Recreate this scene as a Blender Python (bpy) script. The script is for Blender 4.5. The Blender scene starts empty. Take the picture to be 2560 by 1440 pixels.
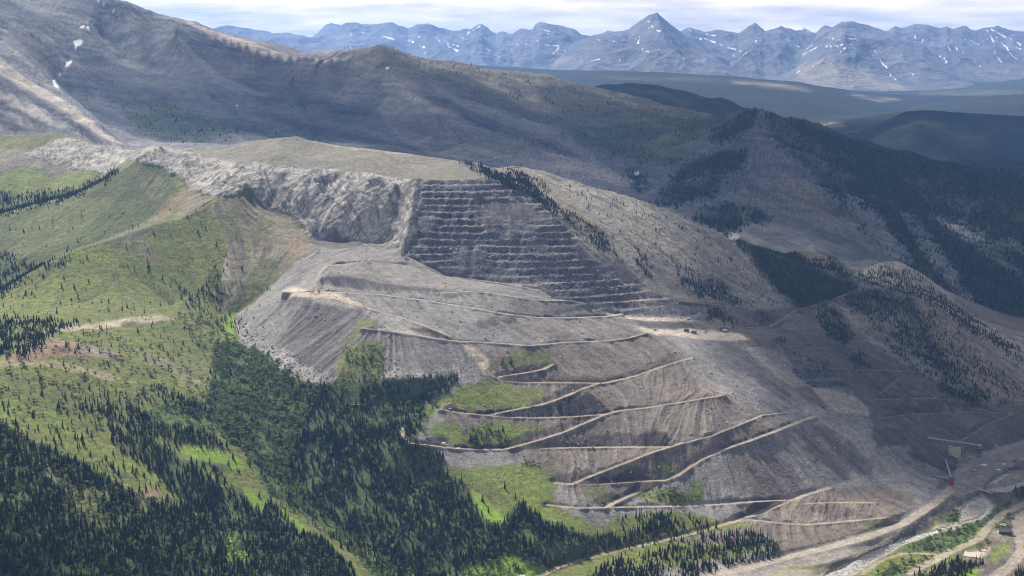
import bpy, bmesh, math, random
import numpy as np
from mathutils import Vector, Matrix
rng = np.random.default_rng(7)
random.seed(7)
C = bpy.context.scene.collection
# ---------------------------------------------------------------- camera geometry (photo 2560 x 1440, camera at the origin, looking along +Y)
F = 4060.0
PITCH = math.radians(8.82)
CP, SP = math.cos(PITCH), math.sin(PITCH)
def ray(px, py):
    xc = (np.asarray(px, float) - 1280) / F
    yc = (720 - np.asarray(py, float)) / F
    yw = CP + yc * SP
    return xc / yw, (-SP + yc * CP) / yw
def project(x, y, z):
    d = y * CP - z * SP
    return 1280 + F * x / d, 720 - F * (y * SP + z * CP) / d
def at(px, py, v):
    """photo pixel + distance (v > 0) or elevation (v < 0) -> point"""
    a, t = ray(px, py)
    Y = v if v > 0 else v / t
    return np.array([a * Y, Y, t * Y])
# ---------------------------------------------------------------- noise
def vnoise(x, y, seed=0):
    x = np.asarray(x, np.float32); y = np.asarray(y, np.float32)
    x0 = np.floor(x); y0 = np.floor(y)
    fx = x - x0; fy = y - y0
    ix = x0.astype(np.int32).view(np.uint32) * np.uint32(374761393); iy = y0.astype(np.int32).view(np.uint32) * np.uint32(668265263) + np.uint32(seed * 974711 & 0xffffffff)
    def g(dx, dy):
        h = ix + iy
        if dx: h = h + np.uint32(374761393)
        if dy: h = h + np.uint32(668265263)
        h = (h ^ (h >> np.uint32(13))) * np.uint32(1274126177)
        a = ((h >> np.uint32(8)) & np.uint32(1023)).astype(np.int16)
        return _COS[a] * (fx - dx) + _SIN[a] * (fy - dy)
    sx = fx * fx * fx * (fx * (fx * 6 - 15) + 10); sy = fy * fy * fy * (fy * (fy * 6 - 15) + 10)
    a = g(0, 0); b = g(1, 0); c = g(0, 1); d = g(1, 1)
    return np.float32(1.5) * ((a + (b - a) * sx) * (1 - sy) + (c + (d - c) * sx) * sy)
_ANG = np.arange(1024, dtype=np.float32) * np.float32(2 * math.pi / 1024); _COS = np.cos(_ANG); _SIN = np.sin(_ANG)
def fbm(x, y, size, octaves=4, seed=0, gain=0.5, ridged=False):
    out = 0; amp = 1.0; tot = 0
    for o in range(octaves):
        n = vnoise(x / size + 17.3 * o, y / size - 9.1 * o, seed + o * 13)
        if ridged:
            n = 1 - 2 * np.abs(n)
        out = out + amp * n; tot += amp
        amp *= gain; size *= 0.5
    return out / tot
def sstep(a, b, x):
    t = np.clip((x - a) / (b - a), 0, 1)
    return t * t * (3 - 2 * t)
def blur(a, r):
    """separable gaussian"""
    n = max(1, int(r * 2.5)); k = np.exp(-0.5 * (np.arange(-n, n + 1) / r) ** 2); k /= k.sum()
    for ax in (0, 1):
        p = [(0, 0)] * a.ndim; p[ax] = (n, n)
        q = np.pad(a, p, mode='edge'); o = 0
        for i, w in enumerate(k):
            sl = [slice(None)] * a.ndim; sl[ax] = slice(i, i + a.shape[ax])
            o = o + w * q[tuple(sl)]
        a = o
    return a
# ---------------------------------------------------------------- relief lines: (pixel x, pixel y, distance or -depth below camera)
def dl(pts):
    """dump lines: corrected distance, fading out towards the right"""
    o = []
    for px, py, v in pts:
        if v > 0:
            d = np.interp(py, [800, 830, 854, 951, 1043, 1123, 1211, 1270, 1300], [0, 20, 55, 75, 105, 128, 130, 85, 0])
            v = v + d * np.interp(px, [1000, 1250, 1600, 1900], [0.1, 1, 1, 0])
        o.append((px, py, v))
    return o
ROADS = {}   # name -> (points, photo width px, lightness class)
ROADS['r2'] = ([(1871,1299,-792),(1941,1307,-793),(2012,1312,-793),(2082,1307,-791),(2152,1300,-789),(2222,1293,-786),(2275,1283,-784)], 7, 'tan')
ROADS['main'] = ([(1340,1446,-812),(1395,1418,-810),(1483,1392,-807),(1571,1371,-803),(1659,1352,-800),(1750,1329,-798),(1836,1304,-794),(1871,1292,-791),(1924,1272,-787),(1969,1253,-783),(2011,1239,-780),(2075,1219,-774)], 13, 'tan')
ROADS['r3'] = (dl([(1370,1263,2490),(1448,1270,2485),(1511,1269,2495),(1588,1267,2520),(1660,1266,2545),(1750,1264,2590),(1880,1255,-774),(1959,1250,-782)]), 6, 'tan')
ROADS['r3b'] = ([(2015,1260,-783),(2060,1257,-782),(2117,1256,-781),(2187,1257,-779)], 5, 'tan')
ROADS['r4'] = (dl([(1511,1269,2495),(1553,1249,2520),(1606,1225,2550),(1660,1202,2580),(1695,1188,2600),(1748,1151,2660),(1801,1126,2710),(1871,1103,2765),(1941,1077,2830),(1994,1056,2890),(2033,1042,2935)]), 7, 'tan')
ROADS['r5'] = (dl([(1384,1207,2525),(1427,1211,2510),(1518,1209,2525),(1588,1204,2545),(1662,1201,2575)]), 5, 'tan')
ROADS['r5b'] = (dl([(1427,1211,2510),(1483,1188,2535),(1553,1161,2570),(1624,1133,2610),(1669,1119,2640),(1701,1109,2670)]), 6, 'tan')
ROADS['r6u'] = (dl([(1701,1109,2670),(1713,1107,2680),(1783,1088,2730),(1853,1060,2800),(1906,1038,2880),(1969,1031,2930)]), 4, 'grey')
ROADS['r6'] = (dl([(1005,1070,2705),(1006,1095,2665),(1026,1108,2645),(1079,1114,2640),(1138,1121,2625),(1202,1124,2618),(1268,1123,2612),(1377,1120,2620),(1518,1118,2635),(1641,1118,2645),(1669,1117,2650)]), 6, 'pale')
ROADS['r6b'] = (dl([(1268,1122,2610),(1342,1102,2635),(1413,1079,2670),(1465,1056,2710),(1511,1037,2745)]), 6, 'tan')
ROADS['r7'] = (dl([(1103,1023,2755),(1149,1032,2745),(1202,1037,2735),(1272,1043,2725),(1342,1045,2725),(1430,1042,2735),(1511,1036,2750),(1553,1026,2775),(1624,1019,2800),(1660,1012,2820),(1748,998,2850),(1811,987,2880)]), 5, 'tan')
ROADS['r7b'] = (dl([(1223,1037,2735),(1289,1024,2750),(1360,1010,2770),(1413,991,2800),(1455,972,2840),(1493,960,2872),(1525,955,2900),(1588,940,2950),(1641,921,2990),(1701,902,3040),(1729,895,3060)]), 6, 'tan')
ROADS['r9'] = (dl([(780,733,3240),(850,749,3200),(920,770,3150),(991,791,3110),(1061,814,3060),(1114,835,3020),(1149,854,2985),(1184,879,2950),(1212,900,2920),(1217,921,2890),(1237,942,2870),(1254,951,2865),(1307,956,2865),(1413,957,2870),(1493,958,2875)]), 7, 'tan')
ROADS['r10'] = (dl([(906,820,3020),(955,825,3012),(1026,835,3005),(1096,847,2995),(1149,854,2985),(1202,855,2990),(1272,860,2986),(1325,864,2985),(1413,856,3040),(1518,852,3090),(1571,845,3140),(1616,832,3210)]), 6, 'tan')
ROADS['r11'] = ([(712,729,3250),(760,732,3248),(802,731,3248),(850,731,3250),(955,737,3250),(1061,751,3220),(1166,768,3200),(1272,786,3190),(1342,794,3205),(1412,795,3230),(1518,791,3300),(1553,785,3340)], 5, 'pale')
ROADS['r12'] = ([(1093,733,3265),(1166,729,3290),(1219,731,3290),(1307,745,3270),(1360,751,3285),(1412,751,3300),(1465,758,3320),(1511,772,3340)], 5, 'pale')
ROADS['r13'] = ([(1019,643,3470),(1061,664,3450),(1117,691,3440),(1202,701,3420),(1272,710,3400),(1349,726,3370),(1374,742,3350)], 5, 'tan')
ROADS['r8'] = (dl([(1251,941,2875),(1307,933,2890),(1360,923,2910),(1381,911,2930)]), 4, 'tan')
ROADS['r15'] = ([(1700,752,3450),(1765,759,3440),(1857,768,3450),(1920,773,3465),(1987,777,3480),(2047,761,3540),(2100,742,3600),(2152,722,3660)], 5, 'dim')
ROADS['r16'] = ([(1987,777,3480),(1959,796,3430),(1927,817,3380),(1860,820,3340),(1800,817,3300)], 5, 'dim')
ROADS['r17'] = ([(1959,863,3230),(2012,868,3250),(2082,868,3280),(2124,867,3290)], 4, 'dim')
ROADS['r18'] = ([(1948,823,3330),(2004,823,3360),(2047,816,3390)], 4, 'dim')
ROADS['r19'] = ([(2075,921,3150),(2187,926,3180),(2286,928,3220)], 4, 'dim')
ROADS['r20'] = ([(2159,1000,3060),(2328,996,3120),(2451,1009,3180),(2532,1012,3240),(2650,1005,3290)], 4, 'dim')
ROADS['r21'] = ([(2150,1045,2970),(2187,1049,2985),(2275,1035,3060),(2398,1031,3120),(2525,1032,3160)], 4, 'dim')
ROADS['r22'] = ([(2532,1035,3155),(2469,1061,3080),(2398,1105,2970)], 4, 'dim')
ROADS['r23'] = ([(2250,943,3180),(2225,965,3130),(2198,986,3090)], 4, 'dim')
ROADS['berm'] = ([(850,661,3420),(920,654,3430),(1019,664,3440)], 3, 'dim')
ROADS['spur'] = ([(790,735,3243),(786,710,3290),(800,680,3350),(815,665,3395),(850,661,3420)], 4, 'pale')
ROADS['ramp'] = ([(1720,797,3360),(1766,812,3320),(1794,826,3290)], 5, 'dim')
ROADS['ra'] = ([(2274,1432,-814),(2372,1382,-810),(2442,1350,-806),(2465,1324,-804),(2504,1286,-800),(2560,1258,-796),(2700,1200,-792)], 17, 'tan')
ROADS['ra2'] = ([(2349,1388,-811),(2300,1384,-812),(2258,1384,-813),(2208,1398,-815),(2152,1436,-817)], 6, 'tan')
ROADS['rb'] = ([(2470,1450,-815),(2525,1416,-812),(2556,1376,-808),(2549,1344,-806),(2543,1309,-803),(2566,1280,-800),(2680,1230,-796)], 24, 'tan')
ROADS['valley'] = ([(1760,1446,-813),(1900,1410,-811),(2040,1376,-806),(2160,1345,-801),(2258,1308,-795),(2330,1262,-787),(2378,1222,-782),(2395,1182,-779),(2440,1147,-775),(2560,1105,-768),(2700,1065,-761)], 20, 'valley')
ROADS['meadow'] = ([(250,655,3420),(285,672,3400),(292,700,3360),(270,730,3310),(225,752,3270),(150,772,3200),(90,785,3150)], 4, 'trail')
ROADS['meadow2'] = ([(283,665,3410),(330,690,3390),(380,730,3350),(430,768,3310)], 6, 'trail')
LINES = [v[0] for v in ROADS.values()]
H = lambda px, Y, z: ('h', px, Y, z)
LINES += [
 [H(-400,1300,-690),H(300,1300,-720),H(800,1300,-770),H(1300,1300,-815),H(2900,1300,-835)],
 [(-120,1440,1900),(0,1440,1950),(200,1440,1980),(400,1440,2030),(600,1440,2100),(800,1440,2200),(950,1440,2300),(1050,1440,2355),(1150,1443,-807),(1340,1446,-812)],
 [(-150,1030,2550),(0,1060,2500),(120,1110,2470),(250,1180,2430),(400,1240,2400),(520,1290,2390),(700,1330,2390)],
 [(-200,880,2800),(0,895,2790),(150,872,2850),(300,890,2880),(420,930,2850),(530,1000,2760)],
 [(130,820,3040),(260,808,3090),(400,790,3140),(440,803,3130)],
 [(-150,800,3200),(0,745,3350),(60,690,3400),(150,640,3450),(270,600,3500),(350,572,3560),(450,545,3640),(520,515,3710),(570,490,3760),(620,465,3820)],
 [(-150,780,3500),(0,733,3550),(150,633,3650),(270,593,3700),(340,563,3750),(400,530,3800),(470,470,3900)],
 [(-200,570,3950),(0,537,4000),(100,512,4000),(200,490,4000),(270,450,4030),(345,403,4060),(400,371,4120)],
 [(-200,560,4150),(0,529,4150),(100,504,4150),(200,482,4150),(290,425,4170)],
 [(-150,440,4350),(0,440,4350),(150,440,4330),(300,395,4290)],
 [(-200,335,4700),(0,333,4700),(140,330,4700),(230,355,4600),(300,372,4500),(340,382,4380),(370,366,4250),(410,370,4250),(470,376,4280),(560,372,4280),(620,352,4250),(680,346,4220),(720,342,4190),(745,339,4180),(765,349,4160),(850,362,4120),(950,373,4080),(1060,387,4030),(1100,395,4000),(1160,405,3970),(1230,424,3990),(1310,418,4020),(1400,440,4020),(1480,465,4000),(1560,490,3980),(1680,535,3930),(1780,580,3880),(1850,620,3830),(1930,690,3770),(1980,760,3700)],
 [(560,404,4090),(610,424,3950),(650,410,4000),(700,434,3860),(735,420,3930),(785,446,3805),(825,422,3900),(862,440,3780),(900,428,3850),(930,456,3745),(962,446,3800),(1002,466,3712),(1050,450,3720)],
 [(600,480,3850),(660,520,3800),(760,580,3690),(800,608,3640),(900,605,3620),(980,613,3600)],
 [(1050,450,3712),(1035,500,3640),(1025,560,3570),(1010,620,3500),(1005,640,3480)],
 [(1050,450,3712),(1150,447,3720),(1290,455,3740),(1340,500,3690),(1390,545,3600),(1430,600,3540),(1470,650,3500),(1560,668,3545),(1600,720,3500),(1700,760,3440),(1760,790,3400)],
 [(1378,746,3366),(1480,775,3370),(1560,795,3360),(1650,793,3370),(1730,800,3350)],
 [(1150,560,3570),(1250,560,3570),(1350,580,3545)],[(1150,640,3480),(1250,640,3480),(1350,640,3485)],[(1220,685,3440),(1300,690,3430),(1430,700,3440)],
 [(1590,822,3270),(1650,822,3280),(1720,824,3285),(1800,832,3265),(1890,842,3250)],
 [(1630,833,3240),(1680,838,3235),(1750,846,3222),(1830,852,3212),(1880,850,3225)],
 [(830,690,3330),(870,690,3340),(950,705,3330),(1050,718,3310),(1120,724,3295)],
 [(815,712,3290),(880,722,3282),(950,730,3272),(1080,737,3264)],
 [(590,787,3340),(650,745,3390),(700,700,3430),(740,660,3470),(790,622,3520),(800,610,3600)],
 [(800,650,3450),(900,625,3500),(1000,622,3520)],
 [(590,800,3300),(600,840,3200),(640,880,3100),(700,920,2965),(760,945,2905),(805,965,2865)],
 [(575,788,3330),(590,850,3150),(640,930,3000),(700,1060,2790),(760,1200,2620),(880,1340,2480),(1050,1440,2358)],
 [(735,735,3225),(840,775,3160),(890,805,3080),(870,870,2985),(850,930,2890)],
 [(960,945,2870),(1050,948,2875),(1140,938,2930)],
 [(800,1010,2830),(870,1010,2820),(960,1010,2825),(1060,1000,2860)],
 [(1000,1200,2620),(1080,1230,2580),(1150,1240,2570)],[(950,1380,2400),(1100,1300,2490),(1250,1350,2450),(1450,1360,2450)],
 [(2075,1219,-775),(2130,1197,-773),(2200,1190,-772),(2270,1185,-771)],
 [(2033,1042,2935),(2120,1040,2990),(2180,1062,2960),(2250,1120,2890),(2290,1150,-772)],
 [(2030,965,3080),(2080,985,3060),(2159,1000,3060)],[(1969,1031,2930),(2060,1005,3020),(2110,1020,3010)],
 [(1880,850,3225),(1960,960,3040),(1990,1015,2960)],[(1900,870,3215),(2000,930,3120),(2030,965,3080)],
 [(2377,1218,-782),(2384,1186,-780),(2398,1147,-776),(2451,1130,-773),(2560,1098,-768),(2700,1060,-760)],
 [(2440,1190,-781),(2462,1221,-786),(2510,1190,-781),(2560,1168,-778),(2700,1140,-774)],
 [(2047,1440,-820),(2117,1408,-816),(2205,1369,-812),(2275,1337,-808),(2346,1320,-804),(2398,1302,-800),(2430,1280,-798),(2460,1245,-794),(2520,1200,-790),(2600,1178,-787),(2720,1150,-782)],
 [(2100,1440,-820),(2187,1401,-816),(2258,1362,-812),(2346,1334,-806),(2416,1313,-802),(2469,1292,-799),(2483,1267,-797),(2560,1207,-791)],
 [(1706,1440,-812),(1836,1408,-808),(1976,1380,-804),(2117,1344,-800),(2240,1306,-792),(2328,1249,-784),(2377,1218,-782)],
 [(1906,1440,-815),(1959,1422,-813),(2082,1408,-810),(2170,1376,-806),(2258,1330,-800),(2328,1288,-795),(2381,1249,-789),(2440,1225,-787)],
 [(1850,604,3900),(1920,628,3880),(2000,655,3820),(2080,690,3760),(2152,721,3668),(2230,730,3680),(2330,755,3650),(2420,830,3560),(2500,900,3480),(2560,960,3400),(2680,1020,3310)],
 [(2100,850,3360),(2200,850,3420),(2350,900,3330),(2450,960,3260)],
 [(1990,625,4050),(2080,640,4050),(2130,690,4000),(2165,672,4070),(2200,655,4150),(2250,655,4200),(2300,680,4200),(2370,730,4150),(2420,780,4080),(2500,830,3950),(2560,870,3850),(2680,930,3730)],
 [(2200,700,3950),(2350,762,3850),(2450,832,3720)],
 # behind the quarry ridge
 [H(-300,5000,-400),H(0,5000,-405),H(250,4950,-420),H(400,4650,-420),H(600,4650,-430),H(800,4600,-440),H(1100,4500,-470),H(1300,4500,-500),H(1560,4400,-540),H(1800,4300,-590),H(2000,4350,-620),H(2250,4450,-650),H(2500,4350,-740),H(2750,4250,-770)],
 [(-250,-20,6600),(-100,50,6350),(0,100,6200),(100,190,5950),(200,270,5650),(310,366,5300)],
 [(-250,320,5350),(-100,305,5380),(0,320,5350),(150,345,5330)],
 [(190,118,7000),(170,165,6750),(140,212,6500),(210,270,6200),(260,325,5850),(330,370,5600)],
 [(-250,-70,7600),(-100,-55,7600),(0,-45,7600),(150,-25,7600),(250,-10,7600),(310,2,7600),(420,40,7700),(520,70,7800),(620,95,7800),(720,122,7700),(770,134,7600),(850,128,7500),(910,122,7450),(945,112,7400),(1000,135,7450),(1060,150,7550),(1130,157,7700),(1220,170,7900),(1350,192,8100),(1500,230,8300),(1650,265,8300),(1780,293,8300)],
 [(250,90,7350),(300,150,7200),(450,200,6900),(400,260,6500)],[(300,300,6100),(380,340,5900),(500,330,6100),(650,330,6200),(750,330,6000)],
 [(430,70,7350),(520,100,7400),(600,120,7420),(700,150,7330),(780,165,7220),(840,160,7230)],[(500,135,7230),(600,168,7240),(700,202,7080),(650,250,6700)],[(750,222,6950),(850,205,7050),(925,180,7180)],
 [(945,112,7400),(1000,160,7250),(1100,220,7000),(1250,300,6600),(1400,350,6200),(1500,400,5800),(1560,462,5300)],
 [(850,300,6500),(1000,300,6400)],[(1000,360,5900),(1100,380,5700),(1250,390,5500),(1400,430,5300)],
 [(1300,250,7500),(1500,290,7300),(1650,320,7000)],[(1450,340,6700),(1550,360,6500),(1600,400,6000),(1592,440,5600),(1605,472,5200)],
 [(1700,315,6900),(1780,308,6600),(1850,290,6350),(1895,281,6300),(2000,312,6400),(2100,350,6500),(2250,395,6500),(2400,430,6400),(2560,460,6200),(2750,490,6100)],
 [(1895,281,6300),(1880,350,5900),(1900,420,5500),(1950,520,5000),(2040,620,4500)],
 [(1750,450,5500),(1650,482,5150),(1760,550,4750),(1850,590,4450)],
 [(2150,480,5600),(2250,600,4900),(2290,650,4600)],[(2300,500,5700),(2400,560,5500),(2480,640,4900),(2540,720,4550)],[(2450,500,5700),(2560,560,5400),(2560,640,4950),(2720,640,4900)],
 [H(1850,7400,-520),H(2000,7500,-600),H(2300,7500,-650),H(2750,7300,-700)],
 [H(-400,9600,-100),H(800,9600,-300),H(1300,9600,-420),H(1800,9600,-600),H(2900,9600,-720)],
]
# ---------------------------------------------------------------- grid (tangent of azimuth, distance)
NA = 1560
A0, A1 = -0.375, 0.375
ys = [1330.0]
while ys[-1] < 9500:
    y = ys[-1]
    ys.append(y + np.interp(y, [1330, 1900, 2300, 3700, 4200, 5000, 9500], [6, 4, 2.1, 2.4, 4.5, 9, 16]))
YV = np.array(ys); NY = len(YV)
AV = np.linspace(A0, A1, NA)
def rowf(Y):
    return np.interp(Y, YV, np.arange(NY))
def colf(a):
    return (a - A0) / (A1 - A0) * (NA - 1)
def lattice(line):
    """polyline -> densely sampled (a, Y, z)"""
    P = []
    for p in line:
        if p[0] == 'h':
            P.append(np.array([(p[1] - 1280) / F / CP * p[2], p[2], p[3]]))
        else:
            P.append(at(*p))
    P = np.array(P); out = []
    for k in range(len(P) - 1):
        n = int(max(3, np.linalg.norm((P[k + 1] - P[k])[:2]) / 1.5))
        t = np.linspace(0, 1, n)[:, None]
        out.append(P[k] * (1 - t) + P[k + 1] * t)
    return np.concatenate(out)
def solve_relief():
    L = [lattice(l) for l in LINES]
    P = np.concatenate(L)
    sizes = [(NY // k, NA // k) for k in (32, 16, 8, 4, 2)]
    z = None
    for lev, (ny, na) in enumerate(sizes):
        r = np.clip(np.rint(rowf(P[:, 1]) / (NY - 1) * (ny - 1)), 0, ny - 1).astype(int)
        cf = np.rint(colf(P[:, 0] / P[:, 1]) / (NA - 1) * (na - 1))
        ok = (cf >= 0) & (cf <= na - 1)
        idx = r[ok] * na + cf[ok].astype(int)
        cnt = np.bincount(idx, minlength=ny * na)
        val = np.bincount(idx, P[ok, 2], minlength=ny * na)
        fix = (cnt > 0).reshape(ny, na)
        val = np.where(fix, val.reshape(ny, na) / np.maximum(cnt.reshape(ny, na), 1), 0)
        if z is None:
            z = np.full((ny, na), -500.0)
        else:
            z = resize(z, ny, na)
        z = np.where(fix, val, z)
        yy, xx = np.indices((ny, na)); red = ((yy + xx) & 1).astype(bool)
        m0 = red & ~fix; m1 = ~red & ~fix
        for it in range([400, 300, 200, 130, 70][lev]):
            for m in (m0, m1):
                q = np.pad(z, 1, mode='edge')
                avg = 0.25 * (q[:-2, 1:-1] + q[2:, 1:-1] + q[1:-1, :-2] + q[1:-1, 2:])
                z = np.where(m, z + 1.6 * (avg - z), z) if it < 40 else np.where(m, z + 1.2 * (avg - z), z)
    return resize(z, NY, NA), P
def resize(z, ny, na):
    r = np.linspace(0, z.shape[0] - 1, ny); c = np.linspace(0, z.shape[1] - 1, na)
    r0 = np.minimum(r.astype(int), z.shape[0] - 2); c0 = np.minimum(c.astype(int), z.shape[1] - 2)
    fr = (r - r0)[:, None]; fc = (c - c0)[None, :]
    a = z[r0]; b = z[r0 + 1]
    a = a[:, c0] * (1 - fc) + a[:, c0 + 1] * fc
    b = b[:, c0] * (1 - fc) + b[:, c0 + 1] * fc
    return a * (1 - fr) + b * fr
# ---------------------------------------------------------------- ground cover: class -> albedo, streak, rock, veg
CLS = {
 'olive': ((.140,.150,.060), .35, .10, .7), 'grass': ((.150,.169,.044), .20, 0, 1), 'grassd': ((.105,.124,.046), .30, .05, 1),
 'lush': ((.160,.205,.040), .10, 0, .8), 'glade': ((.185,.285,.034), .05, 0, .35), 'hilltop': ((.185,.172,.140), .12, .05, .35),
 'rock': ((.345,.330,.305), .25, 1, .05), 'scree': ((.250,.228,.200), .8, .15, .15), 'screeb': ((.205,.175,.135), .9, .15, .35),
 'rust': ((.250,.165,.115), .6, .2, .1), 'dump': ((.196,.190,.182), .65, .03, 0), 'dumpd': ((.098,.089,.090), .9, .05, 0),
 'dumpb': ((.160,.134,.112), .75, .08, .05), 'plat': ((.225,.212,.195), .25, 0, 0), 'flat': ((.420,.370,.305), .1, 0, 0),
 'coal': ((.030,.026,.026), 1.0, .15, 0), 'pit': ((.106,.103,.112), .15, .55, 0), 'slab': ((.245,.228,.198), .7, .45, .25),
 'tan': ((.250,.213,.160), .6, .25, .3), 'rdump': ((.128,.112,.100), .7, .15, .15), 'yard': ((.255,.232,.208), .1, 0, 0),
 'gravel': ((.300,.275,.245), .05, .1, 0), 'pale': ((.400,.340,.250), .2, .4, 0), 'duff': ((.072,.090,.034), .1, 0, .8),
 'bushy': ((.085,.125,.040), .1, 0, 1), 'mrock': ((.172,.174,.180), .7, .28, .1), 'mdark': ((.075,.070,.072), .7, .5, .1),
 'mpale': ((.430,.385,.325), .6, .2, 0), 'mgreen': ((.082,.104,.058), .3, .05, .8), 'mbrown': ((.132,.124,.096), .4, .1, .3),
 'mfor': ((.040,.048,.027), .5, .15, .6), 'snow': ((.78,.79,.80), 0, 0, 0), 'water': ((.30,.33,.31), 0, 0, 0), 'rubble': ((.300,.285,.265), .1, .3, 0),
}
def pts(s):
    return [tuple(float(v) for v in p.split(',')) for p in s.split()]
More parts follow.
